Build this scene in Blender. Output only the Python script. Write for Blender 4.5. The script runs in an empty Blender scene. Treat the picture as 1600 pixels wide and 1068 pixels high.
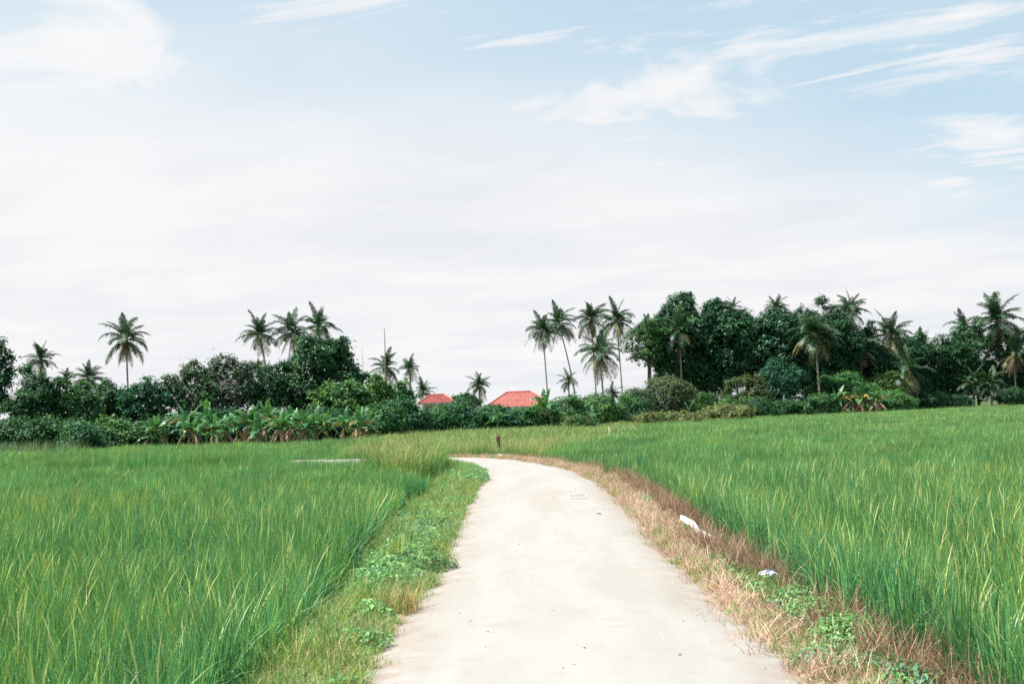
import bpy, math, random
import numpy as np
from mathutils import Matrix, Vector

rs = np.random.RandomState
R_ = math.radians
scene = bpy.context.scene
COL = scene.collection

# ------------------------------------------------------------------ camera
FPX = 1800.0                      # focal length in photo pixels (1600 wide)
EYE = 1.64
PITCH, ROLL = R_(3.62), R_(2.0)
CF = np.array((0, math.cos(PITCH), math.sin(PITCH)))
CU0 = np.array((0, -math.sin(PITCH), math.cos(PITCH)))
CR = math.cos(ROLL) * np.array((1., 0, 0)) - math.sin(ROLL) * CU0
CU = math.sin(ROLL) * np.array((1., 0, 0)) + math.cos(ROLL) * CU0
cam_d = bpy.data.cameras.new('camera')
cam = bpy.data.objects.new('camera', cam_d)
COL.objects.link(cam)
cam.matrix_world = Matrix(((CR[0], CU[0], -CF[0], 0), (CR[1], CU[1], -CF[1], 0), (CR[2], CU[2], -CF[2], EYE), (0, 0, 0, 1)))
cam_d.sensor_width = 36
cam_d.lens = FPX / 1600 * 36
cam_d.clip_end = 8000
cam_d.dof.use_dof = True
cam_d.dof.focus_distance = 13
cam_d.dof.aperture_fstop = 5.0
scene.camera = cam

# ------------------------------------------------------------------ sun, sky, exposure
SUN_AZ, SUN_EL = R_(268), R_(60)          # azimuth clockwise from +Y: high on the left of the camera
sun_dir = Vector((math.sin(SUN_AZ) * math.cos(SUN_EL), math.cos(SUN_AZ) * math.cos(SUN_EL), math.sin(SUN_EL)))
sl = bpy.data.lights.new('sun', 'SUN')
sl.energy = 5.0
sl.angle = R_(0.6)
sl.color = (1.0, 0.955, 0.885)
so = bpy.data.objects.new('sun', sl)
COL.objects.link(so)
so.rotation_euler = sun_dir.to_track_quat('Z', 'Y').to_euler()

scene.view_settings.view_transform = 'Standard'
scene.view_settings.look = 'None'
scene.view_settings.exposure = 0.85
scene.view_settings.gamma = 1.0
scene.cycles.use_denoising = False
scene.cycles.max_bounces = 6
scene.cycles.diffuse_bounces = 3
scene.cycles.transmission_bounces = 3
scene.cycles.transparent_max_bounces = 4


class NT:
    """tiny node helper"""
    def __init__(s, tree):
        s.t = tree
    def n(s, typ, **kw):
        nd = s.t.nodes.new(typ)
        for k, v in kw.items():
            setattr(nd, k, v)
        return nd
    def put(s, sock, v):
        if hasattr(v, 'is_linked') or isinstance(v, bpy.types.NodeSocket):
            s.t.links.new(v, sock)
        elif v is not None:
            sock.default_value = v
    def math(s, op, a, b=None, c=None, clamp=False):
        nd = s.n('ShaderNodeMath', operation=op, use_clamp=clamp)
        for i, v in enumerate((a, b, c)):
            if v is not None:
                s.put(nd.inputs[i], v)
        return nd.outputs[0]
    def mix(s, f, a, b, blend='MIX'):
        nd = s.n('ShaderNodeMix', data_type='RGBA', blend_type=blend)
        s.put(nd.inputs[0], f)
        s.put(nd.inputs[6], a if not isinstance(a, tuple) else (*a[:3], 1))
        s.put(nd.inputs[7], b if not isinstance(b, tuple) else (*b[:3], 1))
        return nd.outputs[2]
    def noise(s, vec, scale, detail=3, rough=.5, dist=0.0):
        nd = s.n('ShaderNodeTexNoise')
        if vec is not None:
            s.put(nd.inputs['Vector'], vec)
        nd.inputs['Scale'].default_value = scale
        nd.inputs['Detail'].default_value = detail
        nd.inputs['Roughness'].default_value = rough
        nd.inputs['Distortion'].default_value = dist
        return nd.outputs[0]
    def ramp(s, f, lo, hi, a=0.0, b=1.0, smooth=True):
        nd = s.n('ShaderNodeMapRange', clamp=True)
        nd.interpolation_type = 'SMOOTHSTEP' if smooth else 'LINEAR'
        s.put(nd.inputs[0], f)
        for i, v in enumerate((lo, hi, a, b)):
            nd.inputs[i + 1].default_value = v
        return nd.outputs[0]


world = bpy.data.worlds.new('World')
scene.world = world
world.use_nodes = True
wt = NT(world.node_tree)
world.node_tree.nodes.clear()
sky = wt.n('ShaderNodeTexSky', sky_type='NISHITA')
sky.sun_disc = False
sky.sun_elevation = SUN_EL
sky.sun_rotation = SUN_AZ
sky.air_density = 1.0
sky.dust_density = 1.5
tc = wt.n('ShaderNodeTexCoord')
sep = wt.n('ShaderNodeSeparateXYZ')
wt.put(sep.inputs[0], tc.outputs['Generated'])
zz = wt.math('ADD', wt.math('MAXIMUM', sep.outputs[2], 0.0), 0.08)
qx = wt.math('DIVIDE', sep.outputs[0], zz)
qy = wt.math('DIVIDE', sep.outputs[1], zz)


def qvec(sx, sy, sh, off, k=0.0):
    cb = wt.n('ShaderNodeCombineXYZ')
    wt.put(cb.inputs[0], wt.math('ADD', wt.math('MULTIPLY', qx, sx), wt.math('MULTIPLY', qy, sh)))
    wt.put(cb.inputs[1], wt.math('MULTIPLY', wt.math('ADD', qy, wt.math('MULTIPLY', qx, k)), sy))
    cb.inputs[2].default_value = off
    return cb.outputs[0]


big = wt.noise(qvec(0.8, 0.8, 0.15, 12.6), 0.9, 4, .5, .3)
wisp = wt.noise(qvec(.9, 2.0, 0, 6.9, .4), 1.9, 8, .6, .6)
puff = wt.noise(qvec(1.1, 1.35, 0, 5.5, .2), 1.25, 8, .56, .5)
# open sky to the upper right, broken by streaks of cloud; a thin veil everywhere else
s_ = wt.math('ADD', wt.math('MULTIPLY', qx, 0.55), wt.math('MULTIPLY', wt.math('SUBTRACT', 2.6, qy), 0.85))
s_ = wt.math('ADD', s_, wt.math('MULTIPLY', wt.math('SUBTRACT', big, .5), 1.5))
clear = wt.ramp(s_, -1.0, 0.7)
streak = wt.ramp(wisp, 0.47, 0.68, 0, .9)
soft = wt.ramp(puff, 0.46, 0.66, 0, .95)
cover = wt.math('MAXIMUM', wt.math('SUBTRACT', 1.0, wt.math('MULTIPLY', clear, 0.68)), wt.math('MAXIMUM', streak, soft))
tone = wt.math('ADD', wt.math('MULTIPLY', wt.ramp(big, .3, .66), .45), wt.math('MULTIPLY', wt.ramp(puff, .32, .66), .55))
cloud = wt.mix(tone, (5.95, 6.15, 6.5), (7.05, 6.98, 7.0))
blue = wt.mix(0.6, sky.outputs[0], (3.3, 5.9, 7.2))
wcol = wt.mix(cover, blue, cloud)
bg = wt.n('ShaderNodeBackground')
wt.put(bg.inputs[0], wcol)
bg.inputs[1].default_value = 0.076
wo = wt.n('ShaderNodeOutputWorld')
wt.put(wo.inputs[0], bg.outputs[0])


# ------------------------------------------------------------------ helpers
def at(px, py, depth):
    """world point seen in direction (px, py) of the survey photo at a given distance along the view"""
    return np.array((0, 0, EYE)) + depth * (CF + CR * ((px - 800) / FPX) + CU * ((534 - py) / FPX))


def tag(o, label=None, cat=None, group=None, kind=None):
    if label: o['label'] = label
    if cat: o['category'] = cat
    if group: o['group'] = group
    if kind: o['kind'] = kind
    return o


def make_mesh(name, V, F, mat=None, col=None, smooth=True):
    """V (n,3); F: an (m,4) array, an (m,3) array, or a list of both"""
    me = bpy.data.meshes.new(name)
    Fs = [np.asarray(f) for f in (F if isinstance(F, list) else [F]) if len(f)]
    loops = np.concatenate([f.ravel() for f in Fs]).astype(np.int32)
    tot = np.concatenate([np.full(len(f), f.shape[1]) for f in Fs]).astype(np.int32)
    start = np.concatenate(([0], np.cumsum(tot)[:-1])).astype(np.int32)
    me.vertices.add(len(V)); me.loops.add(len(loops)); me.polygons.add(len(tot))
    me.vertices.foreach_set('co', np.asarray(V, np.float32).ravel())
    me.loops.foreach_set('vertex_index', loops)
    me.polygons.foreach_set('loop_start', start)
    me.polygons.foreach_set('loop_total', tot)
    me.polygons.foreach_set('use_smooth', np.full(len(tot), bool(smooth)))
    if col is not None:
        a = me.attributes.new('col', 'FLOAT_COLOR', 'POINT')
        c = np.ones((len(V), 4), np.float32); c[:, :3] = col
        a.data.foreach_set('color', c.ravel())
    me.update(calc_edges=True)
    if mat: me.materials.append(mat)
    return me


def obj(name, me, parent=None, loc=None):
    o = bpy.data.objects.new(name, me)
    COL.objects.link(o)
    if parent is not None: o.parent = parent
    if loc is not None: o.location = loc
    return o


def empty(name, loc):
    o = bpy.data.objects.new(name, None)
    COL.objects.link(o)
    o.location = loc
    o.empty_display_size = .2
    return o


def wave(x, y, seed, L=6.0):
    """smooth pseudo-noise about -1..1 with wavelength L"""
    r = rs(seed); s = 0
    for k in range(5):
        a = r.uniform(0, 6.28); f = 6.28 / L * r.uniform(.6, 1.7); p = r.uniform(0, 6.28)
        s = s + np.sin((x * math.cos(a) + y * math.sin(a)) * f + p)
    return s / 2.6


def tube(path, rad, n=7, cap=True):
    path = np.asarray(path, float); rad = np.asarray(rad, float)
    T = np.gradient(path, axis=0); T /= np.linalg.norm(T, axis=1)[:, None] + 1e-9
    ref = np.array((0, 1., 0.2)) if abs(T[0][1]) < .8 else np.array((1., 0, 0))
    A = np.cross(T, ref); A /= np.linalg.norm(A, axis=1)[:, None] + 1e-9
    B = np.cross(T, A)
    th = np.arange(n) / n * 2 * math.pi
    V = path[:, None] + rad[:, None, None] * (np.cos(th)[None, :, None] * A[:, None] + np.sin(th)[None, :, None] * B[:, None])
    m = len(path); i = np.arange(m - 1)[:, None] * n; j = np.arange(n)[None]; k = (j + 1) % n
    F = np.stack((i + j, i + k, i + n + k, i + n + j), -1).reshape(-1, 4)
    V = V.reshape(-1, 3)
    tris = []
    if cap:
        V = np.vstack((V, path[:1], path[-1:]))
        for q in range(n):
            tris.append((m * n, (q + 1) % n, q)); tris.append((m * n + 1, (m - 1) * n + q, (m - 1) * n + (q + 1) % n))
    return V, F, np.array(tris, int).reshape(-1, 3)


def join(parts):
    """parts: list of (V, quads, tris[, col])"""
    Vs, Q, T, Cs, o = [], [], [], [], 0
    for p in parts:
        Vs.append(p[0])
        if len(p[1]): Q.append(np.asarray(p[1]) + o)
        if len(p[2]): T.append(np.asarray(p[2]) + o)
        if len(p) > 3: Cs.append(np.broadcast_to(p[3], (len(p[0]), 3)))
        o += len(p[0])
    return np.vstack(Vs), (np.vstack(Q) if Q else np.zeros((0, 4), int)), (np.vstack(T) if T else np.zeros((0, 3), int)), (np.vstack(Cs) if Cs else None)


def box(cx, cy, cz, sx, sy, sz):
    V = np.array([(cx + sx / 2 * a, cy + sy / 2 * b, cz + sz / 2 * c) for a in (-1, 1) for b in (-1, 1) for c in (-1, 1)])
    F = np.array([(0, 1, 3, 2), (4, 6, 7, 5), (0, 4, 5, 1), (2, 3, 7, 6), (0, 2, 6, 4), (1, 5, 7, 3)])
    return V, F, np.zeros((0, 3), int)


# ------------------------------------------------------------------ materials
def new_mat(name):
    m = bpy.data.materials.new(name); m.use_nodes = True
    m.node_tree.nodes.clear()
    t = NT(m.node_tree)
    out = t.n('ShaderNodeOutputMaterial')
    return m, t, out


def leaf_mat(name, rough=.5, trans=.28, spec=.4, rnd=.3, field=None, tint=(1.25, 1.25, .6)):
    """colour comes from the mesh attribute 'col', varied per object; field: (wavelength scale, colour multiplier) drift over the ground"""
    m, t, out = new_mat(name)
    a = t.n('ShaderNodeAttribute', attribute_name='col')
    c = a.outputs['Color']
    oi = t.n('ShaderNodeObjectInfo')
    hs = t.n('ShaderNodeHueSaturation')
    t.put(hs.inputs['Hue'], t.ramp(oi.outputs['Random'], 0, 1, .487, .513, False))
    t.put(hs.inputs['Value'], t.ramp(t.math('FRACT', t.math('MULTIPLY', oi.outputs['Random'], 7.31)), 0, 1, 1 - rnd, 1 + rnd, False))
    t.put(hs.inputs['Color'], c)
    c = hs.outputs[0]
    if field:
        g = t.n('ShaderNodeNewGeometry')
        nz = t.noise(g.outputs['Position'], field[0], 4, .6)
        c = t.mix(t.ramp(nz, .42, .68), c, t.mix(1.0, c, field[1], 'MULTIPLY'))
    p = t.n('ShaderNodeBsdfPrincipled')
    t.put(p.inputs['Base Color'], c)
    p.inputs['Roughness'].default_value = rough
    p.inputs['Specular IOR Level'].default_value = spec
    tr = t.n('ShaderNodeBsdfTranslucent')
    t.put(tr.inputs[0], t.mix(1.0, c, tint, 'MULTIPLY'))
    mx = t.n('ShaderNodeMixShader')
    mx.inputs[0].default_value = trans
    t.put(mx.inputs[1], p.outputs[0]); t.put(mx.inputs[2], tr.outputs[0])
    t.put(out.inputs[0], mx.outputs[0])
    return m


def plain(name, color, rough=.8, var=.25, scale=6.0, bump=0.0, bscale=40.0, spec=.3, metal=0.0, color2=None, stretch=None):
    m, t, out = new_mat(name)
    tcn = t.n('ShaderNodeTexCoord'); v = tcn.outputs['Object']
    if stretch:
        mp = t.n('ShaderNodeMapping'); mp.inputs['Scale'].default_value = stretch
        t.put(mp.inputs[0], v); v = mp.outputs[0]
    nz = t.noise(v, scale, 5, .6)
    c2 = color2 or tuple(x * (1 - var) for x in color)
    p = t.n('ShaderNodeBsdfPrincipled')
    t.put(p.inputs['Base Color'], t.mix(t.ramp(nz, .35, .68), color, c2))
    p.inputs['Roughness'].default_value = rough
    p.inputs['Specular IOR Level'].default_value = spec
    p.inputs['Metallic'].default_value = metal
    if bump:
        b = t.n('ShaderNodeBump'); b.inputs['Strength'].default_value = bump; b.inputs['Distance'].default_value = .02
        t.put(b.inputs['Height'], t.noise(v, bscale, 4, .6)); t.put(p.inputs['Normal'], b.outputs[0])
    t.put(out.inputs[0], p.outputs[0])
    return m


M = {}
M['rice'] = leaf_mat('rice_leaf', .42, .27, .4, .28, (.3, (1.35, 1.1, .88)), (1.1, 1.2, .7))
M['grass'] = leaf_mat('grass_leaf', .55, .3, .3, .25, (.5, (1.22, 1.04, .85)), (1.1, 1.2, .65))
M['dry'] = leaf_mat('dry_straw', .8, .15, .15, .25, (.8, (.8, .72, .72)), (1.1, 1, .9))
M['weed'] = leaf_mat('weed_leaf', .5, .25, .4, .2)
M['tree'] = leaf_mat('tree_leaf', .6, .2, .2, .12)
M['gloss'] = leaf_mat('glossy_tree_leaf', .45, .16, .32, .1)
M['palm'] = leaf_mat('palm_leaf', .42, .18, .45, .18)
M['banana'] = leaf_mat('banana_leaf', .4, .3, .4, .2)
M['bark'] = plain('grey_bark', (.12, .10, .08), .9, .45, 3, .4, 12)
M['palmbark'] = plain('palm_bark', (.30, .26, .21), .9, .35, 2.5, .4, 9, stretch=(1, 1, 3))
M['bananastem'] = plain('banana_stem', (.22, .19, .09), .7, .4, 4, color2=(.13, .17, .05))
M['wall'] = plain('cream_render', (.74, .66, .52), .85, .12, 1.2)
M['roof'] = None
M['whitewood'] = plain('weathered_white_wood', (.72, .70, .67), .7, .25, 14, .25, 60)
M['twig'] = plain('pinkish_twig', (.42, .32, .30), .85, .2, 3)
M['post'] = plain('rotten_wood', (.17, .095, .07), .9, .45, 9, .5, 30)
M['pole'] = plain('bleached_pole', (.34, .25, .19), .85, .3, 2, stretch=(1, 1, .4))
M['stick'] = plain('dry_stick', (.27, .25, .15), .85, .4, 20)
M['nut'] = plain('coconut_husk', (.30, .17, .06), .6, .4, 5, color2=(.16, .17, .05))
M['glass'] = plain('dark_glass', (.03, .035, .04), .12, .1, 2, spec=.6)
M['frame'] = plain('painted_frame', (.62, .58, .52), .6, .1, 3)
M['door'] = plain('brown_door', (.16, .08, .045), .6, .3, 6)
M['bagwhite'] = plain('thin_white_plastic', (.62, .64, .67), .35, .1, 20, .2, 40, .5)
M['bagblue'] = plain('thin_blue_plastic', (.20, .42, .72), .35, .25, 20, .2, 40, .5)
M['bagblack'] = plain('black_plastic', (.02, .02, .03), .35, .2, 20, .2, 40, .5)
M['stone'] = plain('pale_stone', (.55, .51, .46), .9, .35, 30)
M['paint'] = plain('worn_white_paint', (.47, .46, .45), .8, .3, 9)


def roof_mat():
    m, t, out = new_mat('red_roof_tile')
    tcn = t.n('ShaderNodeTexCoord')
    nz = t.noise(tcn.outputs['Object'], 1.1, 5, .65)
    fine = t.noise(tcn.outputs['Object'], 9, 3, .6)
    c = t.mix(t.ramp(nz, .3, .7), (.42, .128, .105), (.33, .088, .072))
    c = t.mix(t.ramp(fine, .45, .75, 0, .5), c, (.46, .22, .19))
    p = t.n('ShaderNodeBsdfPrincipled'); t.put(p.inputs['Base Color'], c); p.inputs['Roughness'].default_value = .7
    t.put(out.inputs[0], p.outputs[0])
    return m


M['roof'] = roof_mat()


def road_mat():
    m, t, out = new_mat('pale_road_surface')
    g = t.n('ShaderNodeNewGeometry'); pos = g.outputs['Position']
    mp = t.n('ShaderNodeMapping'); mp.inputs['Scale'].default_value = (1.6, .32, 1); t.put(mp.inputs[0], pos)
    a = t.noise(mp.outputs[0], .9, 6, .6, .6)
    b = t.noise(pos, 3.5, 6, .65)
    f = t.noise(pos, 90, 3, .7)
    grit = t.n('ShaderNodeTexVoronoi'); grit.inputs['Scale'].default_value = 55; t.put(grit.inputs['Vector'], pos)
    at_ = t.n('ShaderNodeAttribute', attribute_name='col')
    sp = t.n('ShaderNodeSeparateColor'); t.put(sp.inputs[0], at_.outputs['Color'])
    c = t.mix(t.ramp(a, .38, .68), (.325, .315, .297), (.298, .284, .260))
    c = t.mix(t.ramp(b, .5, .78, 0, .55), c, (.265, .24, .205))
    # brown dirt drifted in from the verges (R) and the damp-stained patch by the painted box (G)
    d = t.math('MULTIPLY', sp.outputs[0], t.ramp(b, .3, .6))
    c = t.mix(d, c, (.26, .195, .15))
    e = t.math('MULTIPLY', sp.outputs[1], t.ramp(a, .3, .62))
    c = t.mix(t.math('MULTIPLY', e, .75), c, (.30, .25, .215))
    c = t.mix(t.ramp(f, .55, .8, 0, .35), c, (.24, .205, .175))
    c = t.mix(t.ramp(grit.outputs['Distance'], .0, .13, .35, 0), c, (.385, .375, .355))
    p = t.n('ShaderNodeBsdfPrincipled'); t.put(p.inputs['Base Color'], c); p.inputs['Roughness'].default_value = .9
    p.inputs['Specular IOR Level'].default_value = .2
    bm = t.n('ShaderNodeBump'); bm.inputs['Strength'].default_value = .5; bm.inputs['Distance'].default_value = .012
    h = t.math('ADD', t.math('MULTIPLY', f, .6), t.math('MULTIPLY', b, 1.2))
    t.put(bm.inputs['Height'], h); t.put(p.inputs['Normal'], bm.outputs[0])
    t.put(out.inputs[0], p.outputs[0])
    return m


def ground_mat():
    m, t, out = new_mat('soil')
    g = t.n('ShaderNodeNewGeometry'); pos = g.outputs['Position']
    at_ = t.n('ShaderNodeAttribute', attribute_name='col')
    sp = t.n('ShaderNodeSeparateColor'); t.put(sp.inputs[0], at_.outputs['Color'])
    n1 = t.noise(pos, 1.3, 5, .6); n2 = t.noise(pos, 14, 4, .65); n3 = t.noise(pos, .05, 3, .5)
    mud = t.mix(t.ramp(n1, .35, .7), (.055, .048, .032), (.085, .07, .045))
    soil = t.mix(t.ramp(n2, .35, .7), (.36, .28, .20), (.24, .18, .125))
    soil = t.mix(t.ramp(n1, .5, .7, 0, .6), soil, (.16, .17, .07))
    far = t.mix(t.ramp(n3, .4, .6), (.05, .09, .03), (.08, .11, .035))
    c = t.mix(sp.outputs[0], mud, soil)
    c = t.mix(sp.outputs[1], c, far)
    p = t.n('ShaderNodeBsdfPrincipled'); t.put(p.inputs['Base Color'], c); p.inputs['Roughness'].default_value = .9
    p.inputs['Specular IOR Level'].default_value = .2
    bm = t.n('ShaderNodeBump'); bm.inputs['Strength'].default_value = .6; bm.inputs['Distance'].default_value = .03
    t.put(bm.inputs['Height'], n2); t.put(p.inputs['Normal'], bm.outputs[0])
    t.put(out.inputs[0], p.outputs[0])
    return m


# ------------------------------------------------------------------ road outline and ground
EL = np.array([(-1.08, -25), (-1.05, 0), (-1.03, 7.45), (-1.03, 8.7), (-.95, 10.3), (-.84, 12.3), (-.88, 14.7), (-.93, 19.3), (-.9, 25.9), (-.86, 30.2), (-1.12, 34.9), (-1.8, 39.9), (-2.9, 43.2), (-4.9, 44.4), (-7.7, 45.4), (-30, 52), (-80, 66)], float)
ER = np.array([(1.72, -25), (1.70, 0), (1.68, 7.0), (1.68, 8.5), (1.66, 11.4), (1.71, 14.2), (1.80, 18.8), (1.88, 22.5), (1.85, 28.5), (1.42, 34.6), (.52, 39.6), (-.7, 44.2), (-3.1, 47.6), (-5.3, 48.6), (-8.4, 49.7), (-31, 56.3), (-81, 70.3)], float)


def resample(P, step):
    """Catmull-Rom through the points, near-even spacing"""
    out = []
    Q = np.vstack((2 * P[0] - P[1], P, 2 * P[-1] - P[-2]))
    for i in range(1, len(Q) - 2):
        n = max(2, int(np.linalg.norm(Q[i + 1] - Q[i]) / step))
        t = (np.arange(n) / n)[:, None]
        p0, p1, p2, p3 = Q[i - 1], Q[i], Q[i + 1], Q[i + 2]
        m1 = (p2 - p0) / 2; m2 = (p3 - p1) / 2
        L = np.linalg.norm(p2 - p1)
        m1 = m1 / (np.linalg.norm(m1) + 1e-9) * L; m2 = m2 / (np.linalg.norm(m2) + 1e-9) * L
        out.append((2 * t**3 - 3 * t**2 + 1) * p1 + (t**3 - 2 * t**2 + t) * m1 + (-2 * t**3 + 3 * t**2) * p2 + (t**3 - t**2) * m2)
    out.append(P[-1:])
    return np.vstack(out)


def even(P, n):
    s = np.concatenate(([0], np.cumsum(np.linalg.norm(np.diff(P, axis=0), axis=1))))
    u = np.linspace(0, s[-1], n)
    return np.stack((np.interp(u, s, P[:, 0]), np.interp(u, s, P[:, 1])), 1)


CL, CRr = resample(EL, .8), resample(ER, .8)
ROADPOLY = np.vstack((CL, CRr[::-1]))


def inside(P, poly):
    x, y = P[:, 0], P[:, 1]; r = np.zeros(len(P), bool)
    a = poly; b = np.roll(poly, -1, 0)
    for (x1, y1), (x2, y2) in zip(a, b):
        if y1 == y2: continue
        c = ((y1 > y) != (y2 > y)) & (x < (x2 - x1) * (y - y1) / (y2 - y1) + x1)
        r ^= c
    return r


def dist_line(P, line):
    best = np.full(len(P), 1e9)
    for a, b in zip(line[:-1], line[1:]):
        d = b - a; t = np.clip(((P - a) @ d) / (d @ d + 1e-9), 0, 1)
        q = P - a - t[:, None] * d
        best = np.minimum(best, (q * q).sum(1))
    return np.sqrt(best)


def road_rel(P):
    """(distance outside the road, negative inside; True where the nearer edge is the left/inner one)"""
    dl, dr = dist_line(P, CL), dist_line(P, CRr)
    d = np.minimum(dl, dr)
    return np.where(inside(P, ROADPOLY), -d, d), dl < dr


def ground_z(P):
    d, left = road_rel(P)
    w = np.where(left, 1.5, 1.35)
    s = np.clip((d - .45) / w, 0, 1); s = s * s * (3 - 2 * s)
    z = -.45 * s
    z = z - np.where(left, .16 * np.exp(-((d - w * .72) / .28) ** 2), 0) * np.clip((30 - P[:, 1]) / 12, 0, 1)
    z = np.where(d < 0, -.06, z)
    z = z + np.where(d > .05, .018 * wave(P[:, 0], P[:, 1], 5, 1.1) + .02 * wave(P[:, 0], P[:, 1], 6, 4), 0)
    return z, d, left


def stretched(lo, hi, step, far, ratio=1.25):
    c = list(np.arange(lo, hi, step)); a = lo; s = step; pre = []
    while a > -far:
        s *= ratio; a -= s; pre.append(a)
    b = c[-1]; s = step; post = []
    while b < far:
        s *= ratio; b += s; post.append(b)
    return np.array(pre[::-1] + c + post)


gx = stretched(-5.5, 7.5, .16, 4000); gy = stretched(2, 60, .3, 4000)
GX, GY = np.meshgrid(gx, gy)
P2 = np.stack((GX.ravel(), GY.ravel()), 1)
gz, gd, gl = ground_z(P2)
nx, ny = len(gx), len(gy)
i = np.arange(ny - 1)[:, None] * nx + np.arange(nx - 1)[None]
Fg = np.stack((i, i + 1, i + nx + 1, i + nx), -1).reshape(-1, 4)
gc = np.zeros((len(P2), 3))
gc[:, 0] = np.clip(1.6 - gd / 1.1, 0, 1)
gc[:, 1] = np.clip((np.hypot(P2[:, 0], P2[:, 1]) - 70) / 60, 0, 1)
g_o = obj('ground', make_mesh('ground', np.column_stack((P2, gz)), Fg, ground_mat(), gc))
tag(g_o, 'flat farmland soil under the rice fields and trees', kind='structure')

# road sheet: ragged edges
NR, NC = 420, 11
a_, b_ = even(CL, NR), even(CRr, NR)
# spend the samples where they show: denser near the camera
u = np.linspace(0, 1, NR)
s_l = np.interp(u, [0, .08, .75, 1], [0, .13, .5, 1.0]) * (NR - 1)
a_ = np.stack([np.interp(s_l, np.arange(NR), a_[:, k]) for k in (0, 1)], 1)
b_ = np.stack([np.interp(s_l, np.arange(NR), b_[:, k]) for k in (0, 1)], 1)
side = b_ - a_; side /= np.linalg.norm(side, axis=1)[:, None]
ja = .07 * wave(a_[:, 0] * 2, a_[:, 1], 11, 2.2) + .05 * wave(a_[:, 0], a_[:, 1], 12, .7) - .10
jb = .07 * wave(b_[:, 0] * 2, b_[:, 1], 13, 2.6) + .05 * wave(b_[:, 0], b_[:, 1], 14, .6) + .10
a_ = a_ + side * ja[:, None]; b_ = b_ + side * jb[:, None]
tt = np.linspace(0, 1, NC)
RV = a_[:, None] * (1 - tt)[None, :, None] + b_[:, None] * tt[None, :, None]
flat = RV.reshape(-1, 2)
rz = .012 + .02 * np.tile(1 - (2 * tt - 1) ** 2, NR) + .006 * wave(flat[:, 0], flat[:, 1], 15, 2.5)
edge = np.tile(np.minimum(tt, 1 - tt) * 2, NR)
rz = np.where(edge < .01, -.03, rz)
i = np.arange(NR - 1)[:, None] * NC + np.arange(NC - 1)[None]
Fr = np.stack((i, i + 1, i + NC + 1, i + NC), -1).reshape(-1, 4)
rc = np.zeros((len(flat), 3))
rc[:, 0] = np.clip(1 - edge / .34, 0, 1) * 1.0
rc[:, 1] = np.exp(-(((flat[:, 0] - .95) / .75) ** 2 + ((flat[:, 1] - 22.5) / 2.6) ** 2)) + .6 * np.exp(-(((flat[:, 0] - 1.5) / .35) ** 2 + ((flat[:, 1] - 11.8) / 1.2) ** 2))
road = obj('road', make_mesh('road', np.column_stack((flat, rz)), Fr, road_mat(), rc))
tag(road, 'pale dusty village road curving left between the rice fields', kind='structure')


def road_z(x, y):
    d, _ = road_rel(np.array([[x, y]])); d = float(d[0])
    t_ = np.clip(-d / 2.75, 0, 1)
    return .016 + .02 * 4 * t_ * (1 - t_) + .006 * float(wave(np.array([x]), np.array([y]), 15, 2.5)[0])


# faint painted box on the road
mk = empty('road_marking', (1.17, 22.3, 0)); mk.parent = road; mk['kind'] = 'structure'
bars = [(0, .52, .33, .03), (0, -.52, .33, .03), (-.165, 0, .03, 1.0), (.165, .1, .028, .8), (0, .16, .29, .025)]
for (x, y, w, l) in bars:
    V, Q, T = box(0, 0, 0, w, l, .004)
    o = obj('painted_line', make_mesh('painted_line', V, Q, M['paint'], smooth=False), mk, (x, y, road_z(1.17 + x, 22.3 + y) + .006))


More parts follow.
